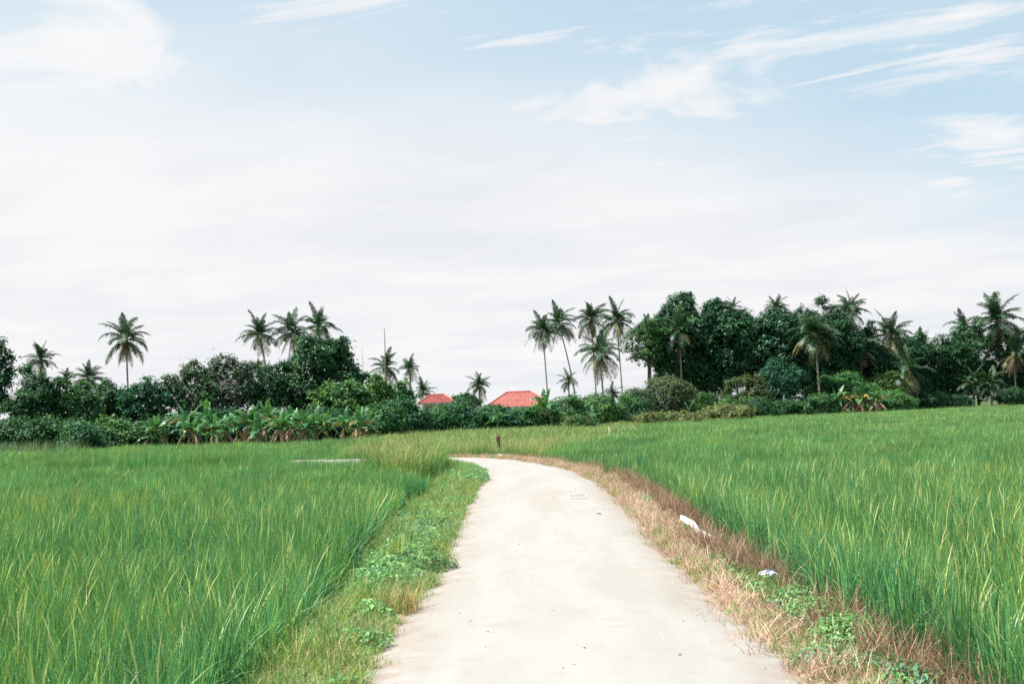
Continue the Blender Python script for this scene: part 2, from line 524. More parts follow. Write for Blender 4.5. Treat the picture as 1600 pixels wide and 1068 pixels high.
# ------------------------------------------------------------------ grass blades and scattering
def blades(r, n, spread, h, w, lean, droop, seg, cols, twist=.6, base=None, tipcol=None, prof='leaf'):
    """n curved blades as one (V, quads, tris, col)"""
    if base is None:
        a = r.uniform(0, 6.28, n); q = np.sqrt(r.uniform(0, 1, n)) * spread
        base = np.stack((q * np.cos(a), q * np.sin(a), np.zeros(n)), 1)
    az = r.uniform(0, 6.28, n)
    H = r.uniform(h[0], h[1], n); W = r.uniform(w[0], w[1], n)
    th0 = r.uniform(lean[0], lean[1], n); dr = r.uniform(droop[0], droop[1], n)
    t = np.linspace(0, 1, seg + 1)
    th = th0[:, None] + dr[:, None] * t[None] ** 2
    st = H[:, None] / seg
    mid = (th[:, 1:] + th[:, :-1]) / 2
    rad = np.concatenate((np.zeros((n, 1)), np.cumsum(np.sin(mid) * st, 1)), 1)
    zed = np.concatenate((np.zeros((n, 1)), np.cumsum(np.cos(mid) * st, 1)), 1)
    cx, sx = np.cos(az)[:, None], np.sin(az)[:, None]
    C = np.stack((base[:, :1] + rad * cx, base[:, 1:2] + rad * sx, base[:, 2:3] + zed), -1)
    tw = az[:, None] + math.pi / 2 + r.uniform(-twist, twist, n)[:, None] * t[None] * 2
    S = np.stack((np.cos(tw), np.sin(tw), np.zeros_like(tw)), -1)
    if prof == 'leaf':
        wp = np.clip((.55 + .9 * t) * (1 - t ** 1.6), 0.03, 1)
    else:
        wp = np.where(t < .55, .22, np.sin(np.clip((t - .5) / .5, 0, 1) * math.pi) * 1.0 + .1)
    ww = (W[:, None] * wp[None] / 2)[..., None]
    V = np.stack((C - S * ww, C + S * ww), 2)               # n, seg+1, 2, 3
    k = np.arange(n)[:, None] * (2 * seg + 2) + np.arange(seg)[None] * 2
    Q = np.stack((k, k + 1, k + 3, k + 2), -1).reshape(-1, 4)
    cols = np.asarray(cols, float)
    pick = cols[r.randint(0, len(cols), n)] * r.uniform(.75, 1.25, n)[:, None]
    c = np.repeat(pick[:, None], seg + 1, 1)
    if tipcol is not None:
        tp = np.asarray(tipcol)
        f = (np.clip((t - .55) / .45, 0, 1)[None] * r.uniform(0, 1, n)[:, None] ** 2)[..., None]
        c = c * (1 - f) + tp * f
    c = np.repeat(c[:, :, None], 2, 2)
    return V.reshape(-1, 3), Q, np.zeros((0, 3), int), c.reshape(-1, 3)


def leaves(r, centers, normals, size, aspect, cols, jitter=.35):
    """one folded diamond leaf (2 tris) per centre"""
    n = len(centers)
    N = normals + r.normal(0, jitter, (n, 3)); N /= np.linalg.norm(N, axis=1)[:, None] + 1e-9
    A = np.cross(N, r.normal(0, 1, (n, 3))); A /= np.linalg.norm(A, axis=1)[:, None] + 1e-9
    B = np.cross(N, A)
    L = (size * r.uniform(.65, 1.3, n))[:, None] if np.isscalar(size) else (size * r.uniform(.75, 1.25, n))[:, None]
    W = L * aspect
    dn = N * L * .12
    V = np.stack((centers - A * L * .5 - dn, centers - B * W * .5 + A * L * .05, centers + A * L * .5 - dn, centers + B * W * .5 + A * L * .05), 1)
    k = np.arange(n) * 4
    Q = np.stack((k, k + 1, k + 2, k + 3), 1)
    cols = np.asarray(cols, float)
    if len(cols) != n:
        cols = cols[r.randint(0, len(cols), n)] * r.uniform(.75, 1.25, n)[:, None]
    return V.reshape(-1, 3), Q, np.zeros((0, 3), int), np.repeat(cols, 4, 0)


def scatter(name, pts, protos, seed, label, cat, scale=(.8, 1.2), tilt=.12, zscale=None, lean=None):
    """geometry-node instances of prototype clumps on fixed points: uncountable ground cover"""
    r = rs(seed); n = len(pts)
    me = bpy.data.meshes.new(name)
    me.vertices.add(n); me.vertices.foreach_set('co', np.asarray(pts, np.float32).ravel())
    rot = np.stack((r.normal(0, tilt, n), r.normal(0, tilt, n), r.uniform(0, 6.283, n)), 1)
    if lean is not None: rot[:, :2] += lean
    s = r.uniform(scale[0], scale[1], n); sc = np.stack((s, s, s * (zscale if zscale is not None else 1)), 1)
    for nm, typ, key, arr in (('rot', 'FLOAT_VECTOR', 'vector', rot), ('scl', 'FLOAT_VECTOR', 'vector', sc), ('idx', 'INT', 'value', r.randint(0, len(protos), n))):
        a = me.attributes.new(nm, typ, 'POINT'); a.data.foreach_set(key, np.asarray(arr).ravel().astype(np.float32 if typ != 'INT' else np.int32))
    me.update()
    o = obj(name, me)
    pc = bpy.data.collections.new(name + '_clumps')
    for k, m in enumerate(protos):
        pc.objects.link(bpy.data.objects.new(f'{m.name}', m))
    ng = bpy.data.node_groups.new(name, 'GeometryNodeTree')
    ng.interface.new_socket('Geometry', in_out='INPUT', socket_type='NodeSocketGeometry')
    ng.interface.new_socket('Geometry', in_out='OUTPUT', socket_type='NodeSocketGeometry')
    N = ng.nodes; L = ng.links
    gi, go = N.new('NodeGroupInput'), N.new('NodeGroupOutput')
    ci = N.new('GeometryNodeCollectionInfo'); ci.inputs['Collection'].default_value = pc
    ci.inputs['Separate Children'].default_value = True; ci.inputs['Reset Children'].default_value = True
    ip = N.new('GeometryNodeInstanceOnPoints'); ip.inputs['Pick Instance'].default_value = True
    def na(nm, t):
        x = N.new('GeometryNodeInputNamedAttribute'); x.data_type = t; x.inputs['Name'].default_value = nm
        return x.outputs['Attribute']
    L.new(gi.outputs[0], ip.inputs['Points']); L.new(ci.outputs[0], ip.inputs['Instance'])
    L.new(na('idx', 'INT'), ip.inputs['Instance Index']); L.new(na('scl', 'FLOAT_VECTOR'), ip.inputs['Scale'])
    er = N.new('FunctionNodeEulerToRotation'); L.new(na('rot', 'FLOAT_VECTOR'), er.inputs[0]); L.new(er.outputs[0], ip.inputs['Rotation'])
    L.new(ip.outputs[0], go.inputs[0])
    md = o.modifiers.new('clumps', 'NODES'); md.node_group = ng
    return tag(o, label, cat, kind='stuff')


def jgrid(x0, x1, y0, y1, step, seed):
    r = rs(seed)
    X, Y = np.meshgrid(np.arange(x0, x1, step), np.arange(y0, y1, step))
    P = np.stack((X.ravel(), Y.ravel()), 1)
    return P + r.uniform(-.5, .5, P.shape) * step


def in_view(P, m=5.0, k=.50):
    return np.abs(P[:, 0]) < k * P[:, 1] + m


def pts3(P, sink=.02):
    return np.column_stack((P, ground_z(P)[0] - sink))


# --- rice prototypes
RC = [(0.036, 0.182, 0.078), (0.065, 0.259, 0.099), (0.027, 0.154, 0.084), (0.124, 0.352, 0.117), (0.081, 0.297, 0.12), (0.221, 0.429, 0.143), (0.049, 0.209, 0.09), (0.169, 0.385, 0.122)]
RY = [(.32, .43, .14), (.26, .40, .12), (.42, .47, .18)]
TIP = (.22, .37, .12)


def rice_clump(seed, n=30, heads=1, wmul=1.0, hm=1.0):
    r = rs(seed)
    ps = [blades(r, n, .06, (.38 * hm, .82 * hm), (.0065 * wmul, .0115 * wmul), (.02, .24), (0.03, .45), 5, RC, tipcol=TIP),
          blades(r, max(2, n // 7), .05, (.48 * hm, .84 * hm), (.007 * wmul, .0115 * wmul), (.1, .3), (.9, 1.9), 6, RC, tipcol=TIP)]
    if heads:
        ps.append(blades(r, heads, .05, (.66 * hm, .88 * hm), (.007 * wmul, .0115 * wmul), (.02, .18), (.12, .7), 7, RY, prof='head'))
    return join(ps)


def rice_patch(seed, hills, rad, nb, wmul):
    r = rs(seed); ps = []
    for k in range(hills):
        a = r.uniform(0, 6.28); q = math.sqrt(r.uniform()) * rad
        V, Q, T, c = rice_clump(seed * 977 + k, nb, int(r.uniform() < .4), wmul, r.uniform(.88, 1.08))
        ps.append((V + np.array((q * math.cos(a), q * math.sin(a), 0)), Q, T, c * r.uniform(.85, 1.15)))
    return join(ps)


def as_mesh(name, p, mat):
    return make_mesh(name, p[0], [p[1], p[2]], mat, p[3])


near_rice = [as_mesh(f'rice_clump_{k:02d}', rice_clump(100 + k, 32, (0, 1, 0, 2, 1, 1, 1, 0, 2, 3)[k]), M['rice']) for k in range(10)]
mid_rice = [as_mesh(f'rice_patch_{k:02d}', rice_patch(200 + k, 36, .62, 20, 1.15), M['rice']) for k in range(6)]
far_rice = [as_mesh(f'rice_far_patch_{k:02d}', rice_patch(300 + k, 130, 1.7, 12, 1.9), M['rice']) for k in range(5)]


def rice(poly, seed, label, y_mid=26.0, y_far=62.0, inner=None):
    poly = np.array(poly, float); sub = []
    x0, y0 = poly.min(0); x1, y1 = poly.max(0)
    bands = [(y0, min(y1, y_mid), .16, near_rice, (.82, 1.15), 'near'), (y_mid - .3, min(y1, y_far), .72, mid_rice, (.85, 1.12), 'mid'), (y_far - 1, y1, 1.75, far_rice, (.85, 1.1), 'far')]
    first = None
    for b, (ya, yb, st, pr, sc, nm) in enumerate(bands):
        if yb <= ya or ya > y1: continue
        P = jgrid(x0, x1, ya, yb, st, seed + b)
        P = P[in_view(P)]; P = P[inside(P, poly)]
        if not len(P): continue
        zs = 1 + .10 * wave(P[:, 0], P[:, 1], seed + 9, 7) + .09 * wave(P[:, 0], P[:, 1], seed + 10, 1.6)
        dr_, li_ = road_rel(P)
        zs = zs * np.where(li_ & (P[:, 0] < -8.6) & (dr_ < 3.5), 1.42, 1) * np.where(li_ & (P[:, 0] < -5) & (P[:, 0] > -8.6) & (dr_ < 2.2), .84, 1)
        o = scatter('rice_plants' if first else 'rice_field', pts3(P), pr, seed + b, label, 'rice field', sc, .07, zs)
        if first is None: first = o
        else:
            o.parent = first
            del o['category']
            del o['label']
    return first


left_rice = rice([(-1.86, 5.5), (-1.88, 8.4), (-1.96, 10.5), (-2.14, 13.9), (-2.28, 17.3), (-2.5, 23), (-2.7, 30), (-2.85, 35), (-3.6, 39.5), (-6, 42.3), (-10, 44.3), (-32, 50.4), (-32, 5.5)], 1000,
     'lush green rice field with yellowish seed heads filling the near side left of the road')
rice([(-7.5, 51.6), (-32, 58.6), (-60, 67), (-60, 88), (-30, 90), (-12, 84), (-9, 74), (-7.5, 62)], 1100,
     'thin far strip of green rice beyond the road, in front of the banana plants')
rice([(2.45, 5.5), (2.46, 7.7), (2.48, 10.2), (2.54, 13.7), (2.74, 17.3), (2.88, 23.8), (2.9, 30), (2.55, 36), (1.9, 41), (1.5, 46), (2.2, 52), (4.5, 62), (9, 90), (12, 120), (16, 152), (43, 176), (66, 192), (92, 206), (140, 236), (140, 5.5)], 1200,
     'wide bright green rice field right of the road reaching to the palm grove')

# leaves bent right over along the edge of the left field
lp = [as_mesh(f'bent_rice_{k:02d}', blades(rs(380 + k), 13, .07, (.45, .95), (.008, .013), (.25, .8), (.7, 1.9), 7, RC + RY[:2], tipcol=(.45, .42, .2)), M['rice']) for k in range(5)]
r = rs(390); ty = 6 + 18 * r.uniform(0, 1, 90) ** 1.4
tx = np.interp(ty, [5.5, 8.4, 10.5, 13.9, 17.3, 23, 30], [-1.86, -1.88, -1.96, -2.14, -2.28, -2.5, -2.7]) - r.uniform(.05, .3, 90)
bo = scatter('bent_rice_leaves', pts3(np.stack((tx, ty), 1)), lp, 391, '', '', (.6, 1.0), .15)
bo.parent = left_rice

# --- verges
GC = [(.14, .28, .06), (.22, .34, .09), (.09, .22, .06), (.33, .38, .14), (.06, .19, .07), (.46, .45, .24)]
DC = [(0.58, 0.394, 0.317), (0.498, 0.317, 0.261), (0.67, 0.498, 0.392), (0.399, 0.223, 0.187), (0.544, 0.42, 0.29)]
RD = [(0.304, 0.152, 0.128), (0.24, 0.112, 0.096), (0.4, 0.248, 0.184), (0.192, 0.104, 0.072), (0.336, 0.248, 0.136), (0.096, 0.16, 0.048)]


def tuft(seed, n, spread, h, w, cols, lean=(.1, .9), droop=(.1, 1.2), seg=3):
    return blades(rs(seed), n, spread, h, w, lean, droop, seg, cols, tipcol=(.38, .40, .20))


def creeper(seed, n, rad, h, size, cols, asp=.75, stalks=0):
    """low leafy ground cover: many small tilted leaves on short stems"""
    r = rs(seed)
    a = r.uniform(0, 6.28, n); q = np.sqrt(r.uniform(0, 1, n)) * rad
    z = h * (1 - (q / rad) ** 2 * .7) * r.uniform(.25, 1.05, n)
    C = np.stack((q * np.cos(a), q * np.sin(a), z), 1)
    N = np.stack((np.cos(a) * .35, np.sin(a) * .35, np.full(n, .9)), 1)
    ps = [leaves(r, C, N, size, asp, cols, .38)]
    if stalks: ps.append(blades(r, stalks, rad * .8, (h * .7, h * 1.6), (.004, .006), (.1, .6), (0, .5), 3, cols))
    return join(ps)


gr_p = [as_mesh(f'verge_tuft_{k:02d}', tuft(400 + k, 34, .07, (.05, .11 + .025 * k), (.004, .008), GC), M['grass']) for k in range(6)]
gr_t = [as_mesh(f'verge_tall_tuft_{k:02d}', tuft(420 + k, 26, .05, (.2, .48), (.006, .011), GC, (.05, .5), (.1, 1.1), 4), M['grass']) for k in range(4)]
dr_p = [as_mesh(f'dry_tuft_{k:02d}', tuft(440 + k, 32, .08, (.07, .24), (.004, .008), DC, (.3, 1.35), (.1, .9)), M['dry']) for k in range(6)]
rd_p = [as_mesh(f'dead_weed_{k:02d}', tuft(460 + k, 26, .06, (.2, .52), (.004, .008), RD + DC[:1], (.05, .75), (.1, 1.3), 4), M['dry']) for k in range(5)]
WC = [(.12, .31, .08), (.18, .38, .12), (.08, .24, .09), (.25, .43, .17)]
WB = [(.09, .23, .13), (.13, .28, .16), (.07, .18, .11)]
cr_p = [as_mesh(f'creeping_weed_{k:02d}', creeper(480 + k, 100, .14, .11, .034, WC if k < 4 else WB, .7, 8), M['weed']) for k in range(5)]

V0 = jgrid(-4.2, 4.6, 2.5, 52, .085, 50)
dv, lv = road_rel(V0)
V0x = V0[:, 0]


def sel(mask):
    return V0[mask]


rr = rs(51)
ru = rr.uniform(0, 1, len(V0))
pn = wave(V0x, V0[:, 1], 21, 1.8); pn2 = wave(V0x, V0[:, 1], 22, .7)
edge_n = .10 * pn + .07 * pn2
wl = np.interp(V0[:, 1], [3, 8, 11, 14, 20, 28, 36, 44], [.72, .76, .92, 1.15, 1.35, 1.6, 1.6, 1.4])      # left verge width
wr = np.interp(V0[:, 1], [3, 8, 14, 20, 30, 40, 52], [.98, .98, 1.0, 1.08, 1.1, 1.4, 2.0])
left = lv & (dv > -.03 + edge_n) & (dv < wl + np.interp(V0[:, 1], [9, 16], [-.04, .3]))
right = (~lv) & (dv > -.08 + edge_n) & (dv < wr + .25)
# patches of leafy creeper, by place along the verge
yy = V0[:, 1]
crl = left & (((yy > 11.6) & (yy < 19.5) & (dv > .2) & (pn > -.8)) | ((yy > 29) & (yy < 40) & (dv < 1.3)) | ((yy > 19) & (yy < 29) & (dv > .6) & (pn > -.4)) | (pn2 > .8))
scatter('verge_grass', pts3(sel(left & (((~crl) & (ru < .93)) | (crl & (ru > .45) & (ru < .95))))), gr_p, 60, 'short yellow-green grass along the left edge of the road', 'grass', (.75, 1.35), .2)
scatter('tall_verge_grass', pts3(sel(left & (ru > .97) & (dv > .3))), gr_t, 61, 'scattered taller grass blades standing in the left verge beside the rice', 'grass', (.7, 1.15), .15)
scatter('creeping_weeds', pts3(sel(crl & (ru < .45))), cr_p, 62, 'leafy green creeping weeds in patches on the left verge', 'weeds', (.8, 1.5), .25)
green_r = right & (((pn > .75) & (dv > .5)) | ((yy < 12.5) & (dv > .38) & (dv < .8) & (pn2 > -.75)))
scatter('dry_grass', pts3(sel(right & ~green_r & (dv < wr * .66 + .1 * pn) & (ru < .50 + .22 * pn2))), dr_p, 63, 'short straw-coloured dry grass along the right edge of the road', 'grass', (.7, 1.3), .25)
scatter('dead_weeds', pts3(sel(right & (dv > wr * .55 + .18 * pn) & (ru < .46 + .2 * pn2))), rd_p, 64, 'reddish brown dead weeds along the ditch before the right rice field', 'weeds', (.6, 1.1), .25)
scatter('green_verge_grass', pts3(sel(right & (ru > .56 + .2 * pn))), gr_p, 65, 'green grass tufts mixed into the dry right verge', 'grass', (.6, 1.1), .25)
scatter('green_creeper', pts3(sel(green_r & (ru < .5))), cr_p, 66, 'green creeping weeds in patches on the dry right verge', 'weeds', (.7, 1.2), .25)
# stray sprigs at the very margin of the road surface
scatter('stray_grass', pts3(sel((dv < 0) & (dv > -.34) & (ru > .955)), -.03), gr_p[:3] + dr_p[:2], 67, 'stray grass sprigs creeping over both margins of the road', 'grass', (.35, .7), .4)

# pebbles on the road
r = rs(71); n = 240
yp = 3 + 32 * r.uniform(0, 1, n) ** 1.4
lx = np.interp(yp, EL[:, 1][:12], EL[:, 0][:12]); rx = np.interp(yp, ER[:, 1][:12], ER[:, 0][:12])
f = r.beta(.5, .5, n)
PP = np.stack((lx + (rx - lx) * f, yp), 1)


def pebble(seed):
    r = rs(seed)
    V = np.array([(1, 0, 0), (-1, 0, 0), (0, 1, 0), (0, -1, 0), (0, 0, .7), (0, 0, -.5), (.6, .6, .25), (-.6, .5, .2)]) * r.uniform(.6, 1.2, (8, 3)) * .012
    T = np.array([(4, 0, 6), (4, 6, 2), (0, 2, 6), (4, 2, 7), (4, 7, 1), (2, 1, 7), (4, 1, 3), (4, 3, 0), (5, 2, 0), (5, 1, 2), (5, 3, 1), (5, 0, 3)])
    return make_mesh(f'pebble_{seed}', V, T, M['stone'], smooth=False)


scatter('pebbles', np.column_stack((PP, [road_z(*p) for p in PP])), [pebble(1), pebble(2), pebble(3)], 72, 'small loose stones lying on the pale road', 'gravel', (.4, 1.3), .5)

# --- wild grass at the bend and beyond
TG = [(0.128, 0.29, 0.081), (0.178, 0.34, 0.108), (0.085, 0.25, 0.072), (0.255, 0.38, 0.144), (0.06, 0.22, 0.063)]
wild = [as_mesh(f'wild_grass_{k:02d}', join([blades(rs(500 + k), 72, .24, (.4, 1.1), (.009, .016), (.02, .3), (.1, .9), 5, TG, tipcol=(.38, .40, .20)), blades(rs(520 + k), 7, .2, (.85, 1.2), (.010, .018), (.05, .25), (.3, 1.0), 6, [(.38, .40, .19), (.32, .36, .16)], prof='head')]), M['grass']) for k in range(5)]
wfar = [as_mesh(f'wild_grass_far_{k:02d}', blades(rs(540 + k), 330, 1.3, (.35, .95), (.03, .06), (.02, .45), (.1, .9), 4, TG + [(.38, .34, .16)], tipcol=(.38, .40, .20)), M['grass']) for k in range(4)]
P = jgrid(-8.5, -2.0, 34, 44, .27, 80)
d, l = road_rel(P)
keep = (d > .55) & l & inside(P, np.array([(-2.65, 33.5), (-2.2, 37), (-2.9, 40.5), (-4, 42.6), (-5.2, 43.6), (-5.2, 41), (-5.0, 39.0), (-4.2, 36.5), (-3.4, 33)]))
scatter('wild_grass', pts3(P[keep], -.1), wild, 81, 'tall yellow-green wild grass at the inside corner of the bend', 'grass', (.95, 1.25), .1)
P = jgrid(-9, 4, 45, 62, .33, 82)
d, l = road_rel(P)
keep = (d > 1.0 + .3 * wave(P[:, 0], P[:, 1], 83, 3)) & (~l) & (P[:, 0] < 1.8 + (P[:, 1] - 50) * .2) & (P[:, 0] > -7.5 - (P[:, 1] - 50) * .1)
scatter('roadside_grass', pts3(P[keep]), wild, 84, 'tall green grass bank behind the outside of the bend', 'grass', (.75, 1.05), .1)
P = jgrid(-20, 26, 60, 150, 1.1, 85)
keep = inside(P, np.array([(-8, 60), (4, 60), (9, 90), (12, 120), (16.5, 151), (10, 150), (-3, 128), (-9, 120), (-14, 100), (-9, 76)]))
scatter('meadow_grass', pts3(P[keep]), wfar, 86, 'rough pale green meadow grass between the bend and the far bushes', 'grass', (.8, 1.25), .08)
P = jgrid(14, 150, 146, 245, 1.3, 87)
fe = np.array([(14, 150), (43, 176), (66, 192), (92, 206), (140, 236)])
dd = dist_line(P, fe)
scatter('field_margin_grass', pts3(P[(dd < 2.6) & in_view(P, 6)]), wfar, 88, 'band of paler grass along the far edge of the right field', 'grass', (.9, 1.3), .08)
# reedy weeds at the far left edge of the field
P = jgrid(-42, -28, 80, 87, .5, 89)
reed = [as_mesh(f'reed_{k:02d}', blades(rs(560 + k), 26, .25, (.6, 1.7), (.03, .055), (.02, .3), (.1, .6), 4, [(.13, .22, .13), (.20, .27, .17), (.09, .18, .10)]), M['grass']) for k in range(3)]
P = P[inside(P, np.array([(-41, 80), (-31.5, 82), (-31.5, 85), (-41, 86)]))]
scatter('reeds', pts3(P), reed, 90, 'grey-green reedy weeds at the far left corner of the field', 'weeds', (.7, 1.15), .1)

# ------------------------------------------------------------------ trees and shrubs
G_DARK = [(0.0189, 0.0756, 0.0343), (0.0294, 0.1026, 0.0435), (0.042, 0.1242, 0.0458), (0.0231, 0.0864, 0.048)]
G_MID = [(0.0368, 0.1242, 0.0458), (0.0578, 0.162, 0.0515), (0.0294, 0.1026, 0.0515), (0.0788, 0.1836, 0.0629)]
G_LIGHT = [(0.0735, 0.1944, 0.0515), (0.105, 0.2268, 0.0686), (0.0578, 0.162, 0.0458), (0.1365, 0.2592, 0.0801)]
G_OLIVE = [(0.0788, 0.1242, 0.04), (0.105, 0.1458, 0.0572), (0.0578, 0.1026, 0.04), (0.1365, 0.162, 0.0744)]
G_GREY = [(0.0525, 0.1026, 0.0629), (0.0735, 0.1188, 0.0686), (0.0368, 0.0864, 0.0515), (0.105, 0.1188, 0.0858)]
G_TEAL = [(0.0263, 0.108, 0.0629), (0.042, 0.135, 0.0801), (0.021, 0.0864, 0.0515)]
G_SCRUB = [(.16, .20, .07), (.12, .18, .06), (.21, .22, .09), (.10, .14, .05)]


def crown_geo(r, c, rad, n_lobe, density, lsize, cols, lobe_r=(.38, .55), flat=False, aspect=.55, twig_r=.42):
    """leaf-clump crown inside an ellipsoid envelope: (mesh tuple, lobe centres)"""
    lob = []
    for k in range(n_lobe):
        for _ in range(30):
            v = r.uniform(-1, 1, 3)
            if np.linalg.norm(v) < 1: break
        v = v / ((np.abs(v) ** 3.5).sum() ** (1 / 3.5) + 1e-6) * (np.linalg.norm(v) ** .45)
        f = r.uniform(*lobe_r)
        p = c + v * rad * (1 - f) * np.array((1, 1, .98))
        lr = rad * f * r.uniform(.85, 1.1, 3)
        lr[2] = min(lr[2], (lr[0] + lr[1]) * (.28 if flat else .5))
        lob.append((p, lr))
    lob.append((c + rad * np.array((r.uniform(-.15, .15), 0, .58)), rad * np.array((.42, .42, .42))))
    for k in range(5):      # stray boughs break the outline
        v = r.normal(0, 1, 3); v[2] = abs(v[2]) * .8; v /= np.linalg.norm(v)
        f = r.uniform(.14, .26)
        lob.append((c + v * rad * r.uniform(.88, 1.10), rad * f * np.array((1, 1, r.uniform(.6, 1.1)))))
    # no leaf lies deep inside another lobe: keep the shells
    tw, ou, li = [], [], []
    for q, (p, lr) in enumerate(lob):
        area = 4 * math.pi * ((lr[0] * lr[1]) ** .8 + (lr[0] * lr[2]) ** .8 * 2) ** 1.25 / 3 ** 1.25
        m = max(10, int(area * density))
        v = r.normal(0, 1, (m, 3)); v /= np.linalg.norm(v, axis=1)[:, None]
        v[:, 2] = np.where((v[:, 2] < -.35) & (r.uniform(0, 1, m) < .6), -v[:, 2], v[:, 2])
        rr_ = np.where(r.uniform(0, 1, m) < .25, r.uniform(.4, .8, m), r.uniform(.80, 1.06, m)) + (r.uniform(0, 1, m) < .07) * r.uniform(0, .18, m)
        tw.append(p + v * lr * rr_[:, None]); ou.append(v); li.append(np.full(m, q))
    tw, ou, li = np.vstack(tw), np.vstack(ou), np.concatenate(li)
    ok = np.ones(len(tw), bool)
    for q, (p, lr) in enumerate(lob):
        inn = (((tw - p) / lr) ** 2).sum(1) < .62
        ok &= ~(inn & (li != q) & (r.uniform(0, 1, len(tw)) < .9))
    tw, ou = tw[ok], ou[ok]
    per = 15
    m = len(tw)
    twr = twig_r * r.uniform(.6, 1.3, m)
    off = r.normal(0, 1, (m, per, 3)) * np.array((.55, .55, .42)) * twr[:, None, None]
    C = (tw[:, None] + off).reshape(-1, 3)
    N = np.repeat(ou * .8 + np.array((0, 0, .55)), per, 0)
    cols = np.asarray(cols)
    tcol = cols[r.randint(0, len(cols), m)] * r.uniform(.75, 1.25, m)[:, None]
    lc = np.repeat(tcol, per, 0) * r.uniform(.7, 1.35, m * per)[:, None]
    return leaves(r, C, N, lsize, aspect, lc, .45), [p for p, _ in lob]


def limb_path(a, b, r, n=6, sag=.12):
    t = np.linspace(0, 1, n)[:, None]
    L = np.linalg.norm(b - a)
    mid = (a + b) / 2 + r.normal(0, sag, 3) * L * np.array((1, 1, .3)) + np.array((0, 0, .08 * L))
    return (1 - t) ** 2 * a + 2 * t * (1 - t) * mid + t ** 2 * b


def tree(name, seed, px, top, bot, hw, depth, cols, label, cat='tree', group=None, lobes=11, density=1.35, lsize=.34, mat='tree', trunk_r=None, lobe_r=(.26, .56), flat=False,
         aspect=.55, shrub=False, lean=0.0, twig_r=.42, dp=.85, bare=0, skirt=True):
    r = rs(seed)
    A, B = at(px, top, depth), at(px, bot, depth)
    gz_ = -.42
    zt, zb = A[2], max(B[2], gz_ + .15)
    if shrub: zb = gz_ - .25
    elif not skirt: pass
    elif depth < 120: zb = max(gz_ + .5, zb - 1.3)
    elif depth > 155: zb = max(gz_ + .8, zb - 2.6)
    w = hw * depth / FPX
    rad = np.array((w * (1.18 if depth > 155 else 1.1), w * dp, (zt - zb) / 2 * 1.04))
    lobes = int(lobes * 1.9); density = density * (2.9 if depth < 120 else 2.4); lsize = lsize * .92
    c = np.array(((A[0] + B[0]) / 2, depth, (zt + zb) / 2))
    root = empty(name, (c[0] - lean, depth, gz_))
    o0 = np.array(root.location)
    geo, lob = crown_geo(r, c - o0, rad, lobes, density, lsize, cols, lobe_r, flat, aspect, twig_r)
    obj('foliage' if shrub else 'crown', as_mesh(name + '_crown', geo, M[mat]), root)
    tr = trunk_r or max(.05, .021 * (zt - gz_))
    ps = []
    fork = np.array((lean * .7, 0, max(.2, (zb - gz_) + rad[2] * .25)))
    if shrub: fork = np.array((0, 0, .25 * (zt - gz_)))
    base = np.array((0., 0, -.1))
    p = limb_path(base, fork, r, 7, .04); ps.append(tube(p, np.linspace(tr * 1.25, tr * .8, 7), 8))
    for q in lob[:(7 if not shrub else 5)]:
        p = limb_path(fork + np.array((0, 0, -.15)), q, r, 6); ps.append(tube(p, np.linspace(tr * .62, tr * .14, 6), 6, False))
    for k in range(bare):      # bare twigs showing on the outside
        q = c - o0 + rad * r.normal(0, .22, 3) + np.array((0, -rad[1] * .9, rad[2] * .45))
        e = q + r.normal(0, 1, 3) * np.array((.45, .2, .4))
        V, Q, T = tube(limb_path(q, e, r, 4), np.linspace(.03, .012, 4), 4, False)
        obj('bare_twig', make_mesh('bare_twig', V, [Q, T], M['twig']), root)
    V, Q, T, _ = join(ps)
    obj('stem' if shrub else 'trunk', make_mesh(name + '_trunk', V, [Q, T], M['bark']), root)
    return tag(root, label, cat, group)


GL, GRV, GSH = 'trees at the left edge of the fields', 'trees of the grove on the right', 'shrubs along the far edge of the fields'
# left side
tree('broadleaf_tree', 1, -6, 540, 650, 24, 108, G_DARK, 'tall dark tree cut off by the left edge of the picture', group=GL)
tree('broadleaf_tree', 2, 52, 582, 672, 44, 104, G_DARK + G_MID[:1], 'dark spreading flat-topped tree below the leftmost palm', group=GL, flat=True)
tree('broadleaf_tree', 3, 118, 604, 668, 40, 106, G_MID, 'mid green tree below the dense half-hidden palm', group=GL)
tree('broadleaf_tree', 4, 176, 600, 665, 34, 112, G_DARK, 'dark low tree just left of the tall lone palm trunk', group=GL)
tree('broadleaf_tree', 5, 232, 592, 662, 38, 110, G_DARK + G_TEAL, 'dark tree directly right of the tall lone palm trunk', group=GL, density=1.1)
tree('broadleaf_tree', 6, 305, 566, 662, 44, 112, G_MID + G_GREY, 'loose green tree forming the left half of the broad rounded crown', group=GL, density=1.0)
tree('broadleaf_tree', 7, 357, 557, 665, 46, 113, G_GREY, 'greyish broad tree with bare pinkish twigs among its leaves', group=GL, density=1.05, bare=26)
tree('broadleaf_tree', 8, 424, 572, 655, 36, 114, G_DARK + G_MID, 'dark green tree under the group of three palms', group=GL)
tree('broadleaf_tree', 9, 500, 527, 650, 62, 116, G_DARK + G_MID[:2], 'large dense glossy dark tree right of the group of three palms', group=GL, lobes=15, mat='gloss', lsize=.38)
tree('broadleaf_tree', 10, 540, 598, 662, 46, 104, G_LIGHT + G_MID, 'bright mid green tree in front of the large glossy dark tree', group=GL)
tree('broadleaf_tree', 11, 592, 590, 655, 26, 108, G_LIGHT, 'small light green tree beside the tall bleached pole', group=GL)
tree('broadleaf_tree', 12, 634, 596, 645, 14, 138, G_MID, 'small slender green tree behind the short yellowish palm by the houses', group=GL)
tree('broadleaf_tree', 13, 727, 616, 650, 24, 150, G_MID, 'low green tree between the two red roofs', group=GL)
